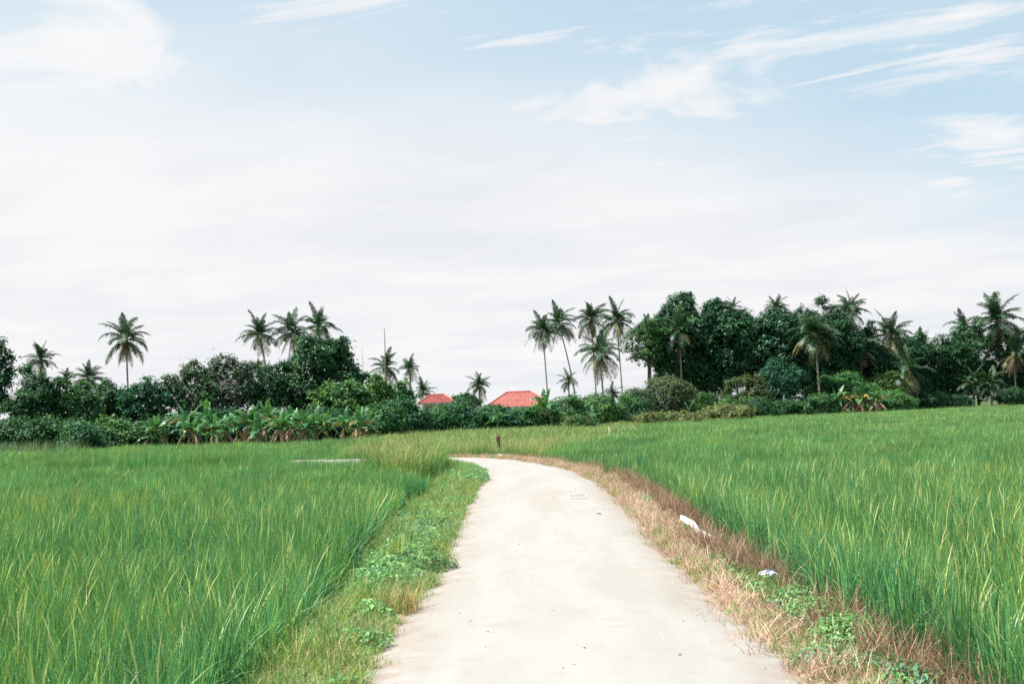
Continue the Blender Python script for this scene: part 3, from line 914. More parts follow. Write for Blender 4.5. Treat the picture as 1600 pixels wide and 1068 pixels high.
# right grove
tree('broadleaf_tree', 14, 1072, 462, 590, 58, 172, G_DARK + G_MID, 'tallest dark glossy tree at the left end of the grove', group=GRV, lobes=16, mat='gloss', lsize=.42, density=1.2)
tree('broadleaf_tree', 15, 1014, 500, 578, 34, 168, G_MID + G_OLIVE[:1], 'looser green tree at the outer left edge of the grove with sky under it', group=GRV, density=.9, skirt=False)
tree('broadleaf_tree', 16, 1130, 468, 600, 46, 170, G_DARK + G_MID[:2], 'big-leaved glossy tree right of the tallest grove tree', group=GRV, lobes=14, mat='gloss', lsize=.5, density=1.1)
tree('broadleaf_tree', 17, 1212, 482, 590, 54, 176, G_DARK + G_TEAL, 'broad dark tree in the middle of the grove under a small palm top', group=GRV, lobes=14, mat='gloss', lsize=.44, density=1.1)
tree('broadleaf_tree', 18, 1298, 480, 600, 44, 188, G_DARK, 'dark tree behind the palm with the long pale trunk', group=GRV, lobes=12)
tree('broadleaf_tree', 19, 1360, 516, 620, 44, 196, G_DARK + G_TEAL, 'dark tree between the two palm clusters right of the pale trunk', group=GRV)
tree('broadleaf_tree', 20, 1430, 528, 628, 40, 206, G_DARK + G_GREY[:1], 'dark tree behind the palm with hanging brown fronds', group=GRV)
tree('broadleaf_tree', 21, 1478, 524, 622, 38, 208, G_DARK + G_MID[:1], 'rounded dark tree right of the pale withered palm', group=GRV)
tree('broadleaf_tree', 22, 1525, 512, 622, 42, 212, G_MID + G_DARK, 'green tree in front of the half-hidden palm near the right edge', group=GRV, mat='gloss')
tree('broadleaf_tree', 23, 1594, 512, 625, 32, 214, G_DARK, 'dark tree at the right edge of the picture', group=GRV)
tree('broadleaf_tree', 24, 1216, 560, 636, 32, 166, G_TEAL, 'blue-green small tree left of the pale palm trunk', group=GRV, lsize=.3)
tree('broadleaf_tree', 25, 1168, 588, 642, 34, 160, G_OLIVE + G_MID[:1], 'olive layered tree in front of the middle of the grove', group=GRV, flat=True, lsize=.3)
tree('broadleaf_tree', 26, 1380, 585, 640, 34, 186, G_LIGHT + G_OLIVE, 'layered light green tree beside the hanging brown fronds', group=GRV, flat=True)
tree('broadleaf_tree', 27, 1318, 582, 640, 44, 180, G_MID + G_LIGHT, 'bright green low spreading tree above the withered banana clump', group=GRV, flat=True)
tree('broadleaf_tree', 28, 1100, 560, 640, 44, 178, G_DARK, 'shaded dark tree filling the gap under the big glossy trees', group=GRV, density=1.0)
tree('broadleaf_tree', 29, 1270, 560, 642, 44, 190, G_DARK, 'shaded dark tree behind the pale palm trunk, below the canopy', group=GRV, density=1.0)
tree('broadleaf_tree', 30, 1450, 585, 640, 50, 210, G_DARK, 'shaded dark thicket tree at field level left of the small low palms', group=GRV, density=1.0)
tree('broadleaf_tree', 31, 1560, 570, 634, 54, 222, G_DARK + G_TEAL, 'shaded dark tree behind the small low palms at the right', group=GRV, density=1.0)

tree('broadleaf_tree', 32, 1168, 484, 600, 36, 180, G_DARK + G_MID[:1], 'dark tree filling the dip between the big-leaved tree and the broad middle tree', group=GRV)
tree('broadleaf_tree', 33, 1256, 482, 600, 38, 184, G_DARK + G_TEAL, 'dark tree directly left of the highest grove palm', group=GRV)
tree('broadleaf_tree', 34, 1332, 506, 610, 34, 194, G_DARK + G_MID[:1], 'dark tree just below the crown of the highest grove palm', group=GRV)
tree('broadleaf_tree', 35, 1398, 524, 620, 36, 204, G_DARK, 'dark tree behind the yellow-fronded palm', group=GRV)
tree('broadleaf_tree', 36, 1046, 545, 640, 22, 182, G_DARK + G_GREY, 'thin dark tree with sky showing through at the left foot of the grove', group=GRV, density=.7)


def shrub(seed, px, top, bot, hw, depth, cols, label, **k):
    hw = hw * 1.22; k.setdefault('lsize', .27); k.setdefault('lobes', 9); k.setdefault('density', 1.8)
    return tree('shrub', seed, px, top, bot, hw, depth, cols, label, 'shrub', GSH, shrub=True, trunk_r=.05, **k)


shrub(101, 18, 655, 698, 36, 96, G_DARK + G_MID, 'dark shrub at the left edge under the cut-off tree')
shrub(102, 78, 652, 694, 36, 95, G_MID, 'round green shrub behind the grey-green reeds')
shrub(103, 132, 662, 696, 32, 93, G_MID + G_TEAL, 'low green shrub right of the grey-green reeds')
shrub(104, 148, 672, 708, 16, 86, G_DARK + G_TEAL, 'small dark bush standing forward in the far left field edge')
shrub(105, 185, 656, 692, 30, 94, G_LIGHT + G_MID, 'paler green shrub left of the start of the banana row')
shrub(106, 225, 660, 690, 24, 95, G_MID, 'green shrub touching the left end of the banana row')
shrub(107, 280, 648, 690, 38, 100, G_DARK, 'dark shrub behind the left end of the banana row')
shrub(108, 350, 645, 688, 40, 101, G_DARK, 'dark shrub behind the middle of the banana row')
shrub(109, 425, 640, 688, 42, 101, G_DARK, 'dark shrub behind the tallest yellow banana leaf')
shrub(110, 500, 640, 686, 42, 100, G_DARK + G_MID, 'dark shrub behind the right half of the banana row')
shrub(111, 588, 632, 684, 36, 97, G_MID, 'green shrub just past the right end of the banana row')
shrub(112, 632, 626, 680, 34, 104, G_MID + G_TEAL, 'green shrub left of the small red roof')
shrub(113, 672, 640, 676, 34, 110, G_MID, 'low shrub below the small red roof')
shrub(114, 716, 632, 672, 32, 112, G_TEAL + G_MID, 'leafy shrub between the two red-roofed houses')
shrub(115, 762, 636, 672, 34, 114, G_MID + G_TEAL, 'broad-leaved shrub under the left eave of the large red roof', lsize=.4)
shrub(116, 806, 640, 668, 30, 118, G_MID, 'shrub under the middle of the large red roof', lsize=.32)
shrub(117, 848, 636, 666, 26, 120, G_LIGHT + G_MID, 'light green shrub under the right end of the large red roof')
shrub(118, 893, 622, 665, 34, 124, G_MID, 'rounded green shrub below the leaning palm trunk')
shrub(119, 938, 616, 662, 36, 128, G_MID + G_LIGHT, 'green shrub below the brown-skirted palm')
shrub(120, 984, 620, 660, 30, 136, G_MID + G_TEAL, 'green shrub at the foot of the loose tree at the grove edge')
shrub(121, 1038, 590, 656, 40, 144, G_OLIVE + G_GREY, 'large rounded olive bush in front of the left end of the grove', lobes=11)
shrub(122, 1100, 614, 654, 34, 150, G_MID + G_LIGHT, 'bright green shrub below the big-leaved glossy tree')
shrub(123, 1040, 646, 664, 46, 126, G_SCRUB, 'low pale olive scrub in front of the large rounded bush', density=2.2)
shrub(124, 1130, 634, 660, 38, 134, G_SCRUB, 'rounded yellowish scrub in front of the grove, right of a dead banana', density=2.2)
shrub(125, 1180, 622, 652, 32, 154, G_DARK + G_MID, 'dark shrub under the olive layered tree')
shrub(126, 1236, 626, 650, 26, 160, G_MID + G_TEAL, 'green shrub left of the foot of the pale palm trunk')
shrub(127, 1282, 616, 646, 22, 164, G_MID, 'green shrub right of the foot of the pale palm trunk')
shrub(128, 1385, 612, 642, 32, 176, G_MID + G_LIGHT, 'light green shrub right of the withered banana clump')
shrub(129, 1448, 610, 642, 22, 190, G_DARK, 'dark shrub at field level below the hanging brown fronds')
shrub(130, 1490, 618, 640, 20, 198, G_DARK + G_MID[:1], 'dark shrub left of the small low palms')
shrub(131, 1582, 606, 636, 20, 204, G_DARK + G_MID, 'dark shrub right of the small low palm with brown trunk')
shrub(132, 900, 652, 670, 20, 104, G_MID + G_SCRUB, 'small bush standing in the meadow before the far shrubs')


# ------------------------------------------------------------------ coconut palms
def frond_mesh(seed, elev, bend, L, kind):
    """one pinnate frond in its hanging shape, growing from the origin towards +X"""
    r = rs(seed); n = 22
    t = np.linspace(0, 1, n)
    e = elev - bend * t ** 1.3
    st = L / (n - 1)
    x = np.concatenate(([0], np.cumsum(np.cos(e[:-1]) * st))); z = np.concatenate(([0], np.cumsum(np.sin(e[:-1]) * st)))
    path = np.stack((x, .05 * L * np.sin(t * 2.5 + seed) * t, z), 1)
    cols = {'green': [(.030, .085, .040), (.045, .115, .048), (.022, .065, .038)], 'yellow': [(.17, .19, .075), (.12, .16, .06), (.26, .24, .11)], 'brown': [(.20, .15, .085), (.26, .20, .12), (.15, .11, .07)]}[kind]
    rc_ = {'green': (.16, .2, .07), 'yellow': (.38, .32, .12), 'brown': (.24, .17, .10)}[kind]
    Vr, Qr, Tr = tube(path, np.linspace(.045, .012, n), 4, False)
    parts = [(Vr, Qr, Tr, np.array(rc_))]
    m = 72 if kind == 'green' else 48
    u = np.repeat(np.linspace(.13, .99, m), 2); sd = np.tile((-1, 1), m)
    if kind != 'green':
        kp = r.uniform(0, 1, len(u)) < .72
        u, sd = u[kp], sd[kp]
    k = len(u)
    B = np.stack([np.interp(u, t, path[:, q]) for q in range(3)], 1)
    eu = np.interp(u, t, e)
    T = np.stack((np.cos(eu), np.zeros(k), np.sin(eu)), 1)
    Nn = np.stack((-np.sin(eu), np.zeros(k), np.cos(eu)), 1)
    ll = L * .235 * np.sin(np.clip(.18 + u * .86, 0, 1) * math.pi) ** .6 * r.uniform(.75, 1.1, k)
    fw = r.uniform(.35, .75, k)
    up = r.uniform(-.15, .4, k) if kind != 'brown' else r.uniform(-.5, .1, k)
    D = T * fw[:, None] + np.stack((np.zeros(k), sd, np.zeros(k)), 1) * .9 + Nn * up[:, None]
    D /= np.linalg.norm(D, axis=1)[:, None]
    droop = (r.uniform(.3, .8, k) if kind == 'green' else r.uniform(.35, .9, k))[:, None] * np.array((0, 0, -1.))
    mid = B + D * ll[:, None] * .5 + droop * ll[:, None] * .12
    tip = B + D * ll[:, None] * .93 + droop * ll[:, None] * .62
    w = (L * (.0105 if kind == 'green' else .0075) * r.uniform(.8, 1.3, k))[:, None]
    V = np.stack((B - T * w * .5, B + T * w * .5, mid + T * w, tip, mid - T * w * .6), 1)
    q = np.arange(k) * 5
    Q = np.stack((q, q + 1, q + 2, q + 4), 1); Tt = np.stack((q + 4, q + 2, q + 3), 1)
    cc = np.asarray(cols)[r.randint(0, 3, k)] * r.uniform(.75, 1.3, k)[:, None]
    parts.append((V.reshape(-1, 3), Q, Tt, np.repeat(cc, 5, 0)))
    p = join(parts)
    return as_mesh('frond_' + kind, p, M['palm'])


FR = {}
for k, (nm, el, bd, knd) in enumerate([('spear', 84, 38, 'green'), ('up', 66, 78, 'green'), ('rise', 44, 98, 'green'), ('out', 18, 88, 'green'), ('low', -12, 66, 'green'),
                                       ('ylow', -12, 66, 'yellow'), ('yhang', -38, 44, 'yellow'), ('bhang', -52, 34, 'brown'), ('bskirt', -70, 18, 'brown')]):
    FR[nm] = [frond_mesh(600 + k * 3 + v, R_(el + (-6, 0, 7)[v]), R_(bd * (.85, 1, 1.2)[v]), 3.0, knd) for v in range(3)]


def nut_mesh():
    V, Q, T = tube(np.array([(0, 0, -.13), (0, 0, -.08), (0, 0, .03), (0, 0, .12)]), np.array((.03, .10, .12, .04)), 6)
    return make_mesh('coconut', V, [Q, T], M['nut'])


NUT = nut_mesh()


def palm(seed, px, py, r_px, depth, lean, label, dead=.5, dry=.3, full=1.0, trunk=.15, bend=0.0):
    """px, py: heart of the crown; r_px: crown radius; lean: how far the foot stands to the right of the crown (m)"""
    r = rs(seed)
    c = at(px, py + 6, depth)
    root = empty('coconut_palm', (c[0] + lean, depth, -.42))
    h = np.array((-lean, 0, c[2] + .42))
    t = np.linspace(0, 1, 14)[:, None]
    p = h * t + np.array((1, 0, 0)) * (bend * np.sin(t * math.pi)) + np.array((-lean, 0, 0)) * (t ** 1.6 - t) * .6
    rr_ = trunk * (1 + .9 * np.exp(-t[:, 0] * 12)) * (1 - .35 * t[:, 0])
    rr_ = rr_ * (1 + .06 * (np.arange(14) % 2))
    V, Q, T = tube(p, rr_, 8)
    obj('trunk', make_mesh('palm_trunk', V, [Q, T], M['palmbark']), root)
    s = r_px * depth / FPX / 2.42
    top = p[-1]
    V, Q, T = tube(np.array([(0, 0, -.45), (0, 0, -.1), (0, 0, .2)]) * s, np.array((.13, .24, .1)) * s, 7)
    obj('crownshaft', make_mesh('crownshaft', V, [Q, T], M['palmbark']), root, tuple(top))
    plan = [('spear', 3), ('up', 6), ('rise', 8), ('out', 8)]
    nl = 9
    plan += [('low', int(round(nl * (1 - dead)))), ('ylow', int(round(nl * dead * .5))), ('yhang', int(round(nl * dead * .6))), ('bhang', int(round(7 * dry))), ('bskirt', int(round(6 * dry)))]
    a0 = r.uniform(0, 6.28)
    for nm, n in plan:
        n = int(round(n * full)) if nm in ('up', 'rise', 'out') else n
        for k in range(n):
            a0 += 2.39996 + r.normal(0, .3)
            me = FR[nm][r.randint(3)]
            o = obj('frond', me, root)
            lv_ = {'spear': .1, 'up': .05, 'rise': 0, 'out': -.06}.get(nm, -.15)
            o.location = tuple(top + np.array((0, 0, lv_ * s)))
            q = s * r.uniform(.72, 1.22)
            o.scale = (q, q, q)
            o.rotation_euler = (r.normal(0, .13), r.normal(0, .13), a0)
    for k in range(int(r.randint(4, 9))):
        a = r.uniform(0, 6.28)
        o = obj('coconut', NUT, root)
        o.location = tuple(top + np.array((math.cos(a) * .27, math.sin(a) * .27, -.28 - r.uniform(0, .3))) * s)
        o.scale = (s, s, s * 1.2)
    return tag(root, label, 'palm', 'coconut palms around the fields')


palm(1, 62, 556, 27, 158, 0, 'small palm with drooping fronds, leftmost of all the palms')
palm(2, 103, 588, 18, 170, .3, 'tiny palm top between the leftmost palm and a denser one', .2, .1, .8)
palm(3, 138, 586, 27, 156, 0, 'dense half-hidden palm left of the tall lone palm', .4, .3)
palm(4, 195, 524, 36, 150, .3, 'tall lone palm with a dark dead skirt, above the left trees', .35, .9)
palm(5, 404, 516, 30, 150, 1.9, 'leftmost of the group of three palms, on a leaning trunk', .8, .2)
palm(6, 405, 572, 17, 160, 0, 'small dark palm under the leftmost of the group of three', .1, .1, .7)
palm(7, 456, 514, 34, 152, .8, 'middle palm of the group of three, with pale hanging fronds', .8, .35)
palm(8, 496, 504, 30, 150, .6, 'rightmost of the group of three palms, above the glossy dark tree', .6, .15)
palm(9, 602, 568, 24, 148, .4, 'palm with yellow lower fronds behind the tall bleached pole', .9, .1)
palm(10, 640, 570, 19, 146, .1, 'small palm with yellow lower fronds just right of the tall bleached pole', .9, .15)
palm(11, 661, 606, 18, 152, 0, 'small dark palm behind the small red roof', .0, .0, .7)
palm(12, 749, 596, 20, 168, 0, 'small palm standing alone left of the large red roof', .4, .35)
palm(13, 848, 511, 28, 172, .5, 'palm on a long thin upright trunk, above the large red roof', .5, .55, trunk=.12)
palm(14, 873, 500, 28, 176, 2.4, 'palm on a long leaning thin trunk, right of the red roof', .4, .4, trunk=.12, bend=.2)
palm(15, 888, 588, 16, 182, .1, 'tiny palm behind the leaning trunk, right of the red roof', .3, .2, .8)
palm(16, 924, 492, 29, 182, .4, 'palm behind and above the brown-skirted palm', .5, .5, trunk=.12)
palm(17, 964, 494, 30, 178, .5, 'palm with long drooping fronds, nearest to the grove', .6, .55, trunk=.12)
palm(18, 937, 545, 36, 168, .4, 'brown-skirted lower palm in the group of central palms', .75, .8, trunk=.15)
palm(19, 957, 610, 16, 186, 0, 'tiny palm low behind the shrubs below the central palms', .2, .1, .7)
palm(20, 1012, 508, 22, 180, 0, 'palm top poking out at the left shoulder of the grove', .1, .1, .6)
palm(21, 1062, 512, 33, 167.5, 0, 'palm with pale hanging fronds in front of the tallest grove tree', .7, .3, .75)
palm(22, 1147, 476, 17, 182, 0, 'greyish palm top just above the big-leaved glossy tree', .2, .3, .7)
palm(23, 1214, 474, 21, 186, 0, 'small palm top above the middle of the grove', .1, .2, .7)
palm(24, 1274, 516, 37, 168, .3, 'palm with a long pale bare trunk in front of the grove', .75, .5, trunk=.17)
palm(25, 1329, 480, 29, 193, .3, 'highest palm of the right grove, with a spiky top', .5, .6)
palm(26, 1308, 510, 25, 190, 0, 'palm with pale fronds behind and below the highest grove palm', .7, .5, .7)
palm(27, 1344, 542, 29, 191, 0, 'palm with greyish fronds below the highest grove palm', .5, .6)
palm(28, 1393, 518, 33, 197, .2, 'palm with bright yellow drooping fronds in the right grove', 1.4, .3)
palm(29, 1418, 572, 36, 190, .4, 'low palm with long hanging brown fronds in the right grove', .8, 1.2, .5)
palm(30, 1440, 530, 19, 214, 0, 'pale withered palm top right of the yellow-fronded palm', .6, 1.0, .6)
palm(31, 1507, 507, 27, 216, 0, 'half-hidden palm behind a rounded tree near the right edge', .2, .2, .8)
palm(32, 1560, 496, 38, 210, .5, 'tall open palm with radiating fronds near the right edge', .4, .5)
palm(33, 1520, 592, 24, 203, 0, 'small low blue-green palm at field level, left of its twin', 0, 0, .6, trunk=.17)
palm(34, 1547, 596, 26, 201, 0, 'small low palm with a short brown trunk at field level', 0, 0, .6, trunk=.24)
palm(35, 1584, 546, 26, 207, 0, 'palm with golden brown fronds at the right edge of the picture', 1.2, .9, .5)


# ------------------------------------------------------------------ banana plants
def banana_leaf(seed, elev, bend, L, W, kind):
    r = rs(seed); n = 9
    t = np.linspace(0, 1, n + 1)
    e = elev - bend * t ** 1.5
    st = L / n
    x = np.concatenate(([0], np.cumsum(np.cos(e[:-1]) * st))); z = np.concatenate(([0], np.cumsum(np.sin(e[:-1]) * st)))
    path = np.stack((x, np.zeros(n + 1), z), 1)
    cols = {'green': [(.06, .19, .065), (.10, .25, .085), (.045, .15, .07)], 'yellow': [(.42, .33, .10), (.34, .33, .09), (.48, .36, .15)], 'brown': [(.33, .22, .15), (.27, .17, .12), (.42, .30, .21)]}[kind]
    Vr, Qr, Tr = tube(path, np.linspace(.028, .008, n + 1), 4, False)
    parts = [(Vr, Qr, Tr, np.array(cols[1]) * 1.35)]
    wp = W / 2 * np.sin(np.clip(t * 1.02, 0, 1) ** .75 * math.pi) ** .65
    for sd in (-1, 1):
        base_d = r.uniform(.1, .35) if kind == 'green' else r.uniform(.7, 1.3)
        for k in range(1, n):
            dr = base_d + r.normal(0, .22 if kind == 'green' else .3)
            dv_ = np.array((0, sd * math.cos(dr), -math.sin(dr)))
            a, b = path[k], path[k + 1]
            sk = (b - a) * r.uniform(-.05, .35)
            V = np.array([a, b, b + dv_ * wp[k + 1] * r.uniform(.85, 1.1) + sk, a + dv_ * wp[k] * r.uniform(.85, 1.1) + sk])
            parts.append((V, np.array([(0, 1, 2, 3)]), np.zeros((0, 3), int), np.array(cols[r.randint(3)]) * r.uniform(.8, 1.25)))
    return as_mesh('banana_leaf_' + kind, join(parts), M['banana'])


BL = {}
for k, (nm, el, bd, knd) in enumerate([('up', 78, 40, 'green'), ('rise', 58, 80, 'green'), ('out', 38, 105, 'green'), ('low', 10, 90, 'green'), ('yel', 40, 130, 'yellow'), ('dead', -35, 55, 'brown')]):
    BL[nm] = [banana_leaf(700 + k * 3 + v, R_(el + (-5, 0, 6)[v]), R_(bd * (.85, 1.0, 1.15)[v]), 1.55, .46, knd) for v in range(3)]


def banana(seed, px, top, base, depth, label, dead=2, yel=1, green=6, thick=1.0):
    r = rs(seed)
    A, B = at(px, top - 7, depth), at(px, base, depth)
    gz_ = -.42
    H = A[2] - gz_
    root = empty('banana_plant', (A[0], depth, gz_))
    st = H * .55
    p = np.array((0, 0, 1.)) * np.linspace(-.05, st, 6)[:, None] + np.array((r.normal(0, .1), 0, 0)) * (np.linspace(0, 1, 6)[:, None] ** 2) * H
    V, Q, T = tube(p, np.linspace(.11, .06, 6) * thick, 7)
    obj('stem', make_mesh('banana_stem', V, [Q, T], M['bananastem']), root)
    a0 = r.uniform(0, 6.28); s = H * .45 / 1.45
    for nm, n in (('up', 2), ('rise', green // 2), ('out', green - green // 2), ('low', 2), ('yel', yel), ('dead', dead)):
        for k in range(n):
            a0 += 2.39996 + r.normal(0, .25)
            o = obj('leaf', BL[nm][r.randint(3)], root)
            if nm == 'dead': o['label'] = 'withered brown leaf'
            if nm == 'yel': o['label'] = 'yellowing leaf'
            o.location = tuple(p[-1] - np.array((0, 0, .12 if nm in ('dead', 'low') else 0)))
            q = s * r.uniform(.85, 1.2)
            o.scale = (q, q, q)
            o.rotation_euler = (r.normal(0, .1), r.normal(0, .1), a0)
    return tag(root, label, 'banana plant', 'banana plants beside the fields')


row = [(238, 662, 692, 92.5, 0, 1, 'first banana plant at the left end of the long banana row'),
       (258, 648, 694, 92, 0, 0, 'all-green banana plant second from the left end of the row'),
       (276, 652, 694, 90.5, 0, 1, 'low green banana plant in the left part of the row'),
       (296, 634, 690, 94, 0, 0, 'upright banana plant with a tall blue-green leaf in the left part of the row'),
       (308, 655, 696, 90, 2, 1, 'banana plant with brownish leaves left of the thick brown stem'),
       (322, 632, 690, 95, 1, 0, 'banana plant with one broad rounded leaf standing up behind the row'),
       (331, 650, 698, 89, 3, 2, 'banana plant with a thick brown stem and golden leaves in the row'),
       (352, 646, 694, 91, 2, 1, 'banana plant with a horizontal brown leaf right of the thick brown stem'),
       (370, 640, 692, 93, 0, 0, 'fresh green banana plant in the middle of the row'),
       (388, 632, 690, 92, 2, 2, 'tallest banana plant, with an arching yellow leaf, mid row'),
       (402, 650, 692, 90, 1, 0, 'low green banana plant below the arching yellow leaf'),
       (415, 628, 688, 94, 0, 0, 'banana plant with spiky upright leaves right of the arching yellow leaf'),
       (422, 644, 692, 89.5, 4, 1, 'banana plant hung with brown withered leaves, mid row'),
       (440, 642, 690, 91, 1, 1, 'green banana plant right of the withered brown leaves'),
       (458, 640, 690, 92, 2, 0, 'banana plant with a pair of pale hanging leaves in the row'),
       (477, 646, 690, 90, 2, 0, 'banana plant with a pinkish hanging leaf right of mid row'),
       (496, 640, 688, 92, 0, 1, 'banana plant with light green arching leaves in the right part of the row'),
       (515, 646, 688, 90, 1, 1, 'banana plant in dense foliage in the right part of the row'),
       (535, 642, 686, 92, 2, 1, 'banana plant with purplish dry leaves in the right part of the row'),
       (556, 640, 686, 90, 2, 1, 'banana plant with brown-tipped leaves second from the right end of the row'),
       (574, 646, 686, 91, 1, 1, 'last banana plant at the right end of the long row')]
for k, (px, tp, bs, dp_, dd_, yl, lb) in enumerate(row):
    banana(800 + k, px, tp, bs, dp_, lb, dd_ + 1, yl + k % 2, 6 if k % 3 else 8, 1.7 if k == 6 else 1.0)
banana(830, 775, 640, 672, 110, 'banana plant with pale broad leaves among shrubs below the large red roof', 0, 0)
banana(831, 862, 612, 664, 118, 'upright banana plant right of the large red roof', 0, 1, 6)
banana(832, 838, 632, 662, 117, 'small banana plant before the right end of the large red roof', 0, 1, 4)
banana(833, 923, 640, 666, 112, 'small banana plant with hanging pale leaf below the central palms', 2, 0, 4)
banana(834, 1080, 632, 656, 136, 'dead brown banana plant between two pale scrub bushes', 5, 1, 0)
banana(835, 1256, 632, 652, 158, 'small bright green banana plant below the pale palm trunk', 0, 0, 6)
for k, (px, tp, dp_, lb) in enumerate([(1312, 612, 168, 'left plant of the withered banana clump in the right grove'), (1326, 606, 170, 'plant left of centre in the withered banana clump, tallest of them'),
                                       (1338, 610, 169, 'plant at the centre of the withered banana clump, with thick dry stem'), (1352, 608, 170, 'plant right of centre in the withered banana clump'),
                                       (1366, 614, 168, 'right plant of the withered banana clump in the right grove')]):
    banana(840 + k, px, tp - 4, 648, dp_ - 4, lb, 5, 5, 4, 1.6)

# ------------------------------------------------------------------ houses
def hip_house(px0, px1, eave_y, ridge_y, depth, label, ridge=.4, wins=(), door=None, lift=0.0):
    e0, e1 = at(px0, eave_y, depth), at(px1, eave_y, depth)
    w = e1[0] - e0[0]; d = w * .85
    cx = (e0[0] + e1[0]) / 2
    ez = at((px0 + px1) / 2, eave_y, depth)[2]; rz_ = at((px0 + px1) / 2, ridge_y, depth)[2]
    root = empty('house', (cx, depth + d / 2, -.42))
    hz = ez + .42; rh = rz_ - ez
    ov = .55
    ww, wd = w - 2 * ov, d - 2 * ov
    V, Q, T = box(0, 0, hz / 2, ww, wd, hz)
    obj('wall', make_mesh('house_wall', V, Q, M['wall'], smooth=False), root)
    # roof: four slopes laid in stepped tile courses
    hw_, hd = w / 2, d / 2; rw = ridge * w / 2
    NCs = 14
    ps = []
    for k in range(NCs):
        f0, f1 = k / NCs, (k + 1) / NCs + .012
        z0, z1 = hz + rh * f0 + .05, hz + rh * min(f1, 1) + .0
        x0, x1 = hw_ + (rw - hw_) * f0, hw_ + (rw - hw_) * min(f1, 1)
        y0, y1 = hd * (1 - f0), hd * (1 - min(f1, 1))
        V = np.array([(-x0, -y0, z0), (x0, -y0, z0), (x0, y0, z0), (-x0, y0, z0), (-x1, -y1, z1), (x1, -y1, z1), (x1, y1, z1), (-x1, y1, z1),
                      (-x0, -y0, z0 - .05), (x0, -y0, z0 - .05), (x0, y0, z0 - .05), (-x0, y0, z0 - .05)])
        Q = np.array([(0, 1, 5, 4), (1, 2, 6, 5), (2, 3, 7, 6), (3, 0, 4, 7), (8, 9, 1, 0), (9, 10, 2, 1), (10, 11, 3, 2), (11, 8, 0, 3)])
        ps.append((V, Q, np.zeros((0, 3), int)))
    V, Q, T, _ = join(ps)
    rf = obj('roof', make_mesh('roof', V, [Q], M['roof'], smooth=False), root)
    # hips and ridge caps
    zt = hz + rh + .03
    ends = [((-rw, 0, zt), (rw, 0, zt))] + [((sx * hw_, sy * hd, hz + .06), (sx * rw, 0, zt)) for sx in (-1, 1) for sy in (-1, 1)]
    for a, b in ends:
        p = np.linspace(a, b, 6)
        V, Q, T = tube(p, np.full(6, .11), 6)
        obj('ridge_cap', make_mesh('ridge_cap', V, [Q, T], M['roof']), rf)
    for sy in (-1, 1):
        V, Q, T = box(0, sy * (hd - .06), hz - .07, w - .1, .06, .16)
        obj('fascia', make_mesh('fascia', V, Q, M['frame'], smooth=False), rf)
    for sx in (-1, 1):
        V, Q, T = box(sx * (hw_ - .06), 0, hz - .07, .06, d - .25, .16)
        obj('fascia', make_mesh('fascia', V, Q, M['frame'], smooth=False), rf)
    for fx, wz, w_, h_ in wins:
        x = fx * ww; y = -wd / 2
        wn = obj('window', make_mesh('window', *box(0, 0, 0, w_ + .16, .08, h_ + .16)[:2], M['frame'], smooth=False), root, (x, y - .03, hz - wz))
        for sx in (-1, 1):
            obj('pane', make_mesh('pane', *box(0, 0, 0, w_ / 2 - .03, .03, h_)[:2], M['glass'], smooth=False), wn, (sx * w_ / 4, -.042, 0))
        obj('sill', make_mesh('sill', *box(0, 0, 0, w_ + .3, .16, .06)[:2], M['frame'], smooth=False), wn, (0, -.06, -h_ / 2 - .12))
    if door is not None:
        dr = obj('door', make_mesh('door', *box(0, 0, 0, .9, .06, 2.0)[:2], M['door'], smooth=False), root, (door * ww, -wd / 2 - .025, 1.0))
        obj('handle', make_mesh('handle', *box(0, 0, 0, .05, .05, .12)[:2], M['frame'], smooth=False), dr, (.36, -.05, 0))
    return tag(root, label, 'house', 'red-roofed houses')


hip_house(653, 711, 629, 616, 140, 'small cream house with a red hipped roof behind the bushes', .35, ((-.22, .95, .9, .9), (.24, .95, .9, .9)), .0)
hip_house(757, 866, 635, 611, 146, 'larger house with a broad salmon-red hipped roof right of the small house', .34, ((-.25, 1.1, 1.2, 1.0), (.25, 1.1, 1.2, 1.0)), .02)

# ------------------------------------------------------------------ poles, post, litter
def pole(name, px0, py0, px1, depth, r0, r1, mat, label, cat, seed=0):
    r = rs(seed)
    A = at(px0, py0, depth); z0 = -.45
    B = np.array((at(px1, py0 + 90, depth)[0], depth, z0))
    t = np.linspace(0, 1, 12)[:, None]
    p = B + (np.array((A[0], depth, A[2])) - B) * t + np.stack((.12 * np.sin(t[:, 0] * 5 + seed), 0 * t[:, 0], 0 * t[:, 0]), 1)
    V, Q, T = tube(p - B, np.linspace(r0, r1, 12) * (1 + .1 * r.normal(0, 1, 12)), 7)
    o = obj(name, make_mesh(name, V, [Q, T], M[mat]), None, tuple(B))
    return tag(o, label, cat)


pole('bare_trunk', 598, 512, 606, 132, .11, .05, 'pole', 'tall thin bleached bare trunk rising in front of a yellowish palm', 'trunk', 3)
pole('thin_pole', 565, 535, 566, 140, .055, .035, 'frame', 'faint thin pale pole right of the large glossy dark tree', 'pole', 5)


def lumpy_post():
    r = rs(31)
    n = 9; t = np.linspace(0, 1, n)
    p = np.stack((.03 * np.sin(t * 4), .02 * np.cos(t * 5), t * 1.02 - .1), 1)
    rad = .085 * (1 + .12 * r.normal(0, 1, n)); rad[-1] *= .55; rad[0] *= 1.25
    V, Q, T = tube(p, rad, 9)
    V = V + r.normal(0, .006, V.shape)
    o = obj('wooden_post', make_mesh('wooden_post', V, [Q, T], M['post']), None, (-.72, 48.2, -.06))
    return tag(o, 'short dark weathered wooden post at the outside of the bend', 'post')


lumpy_post()


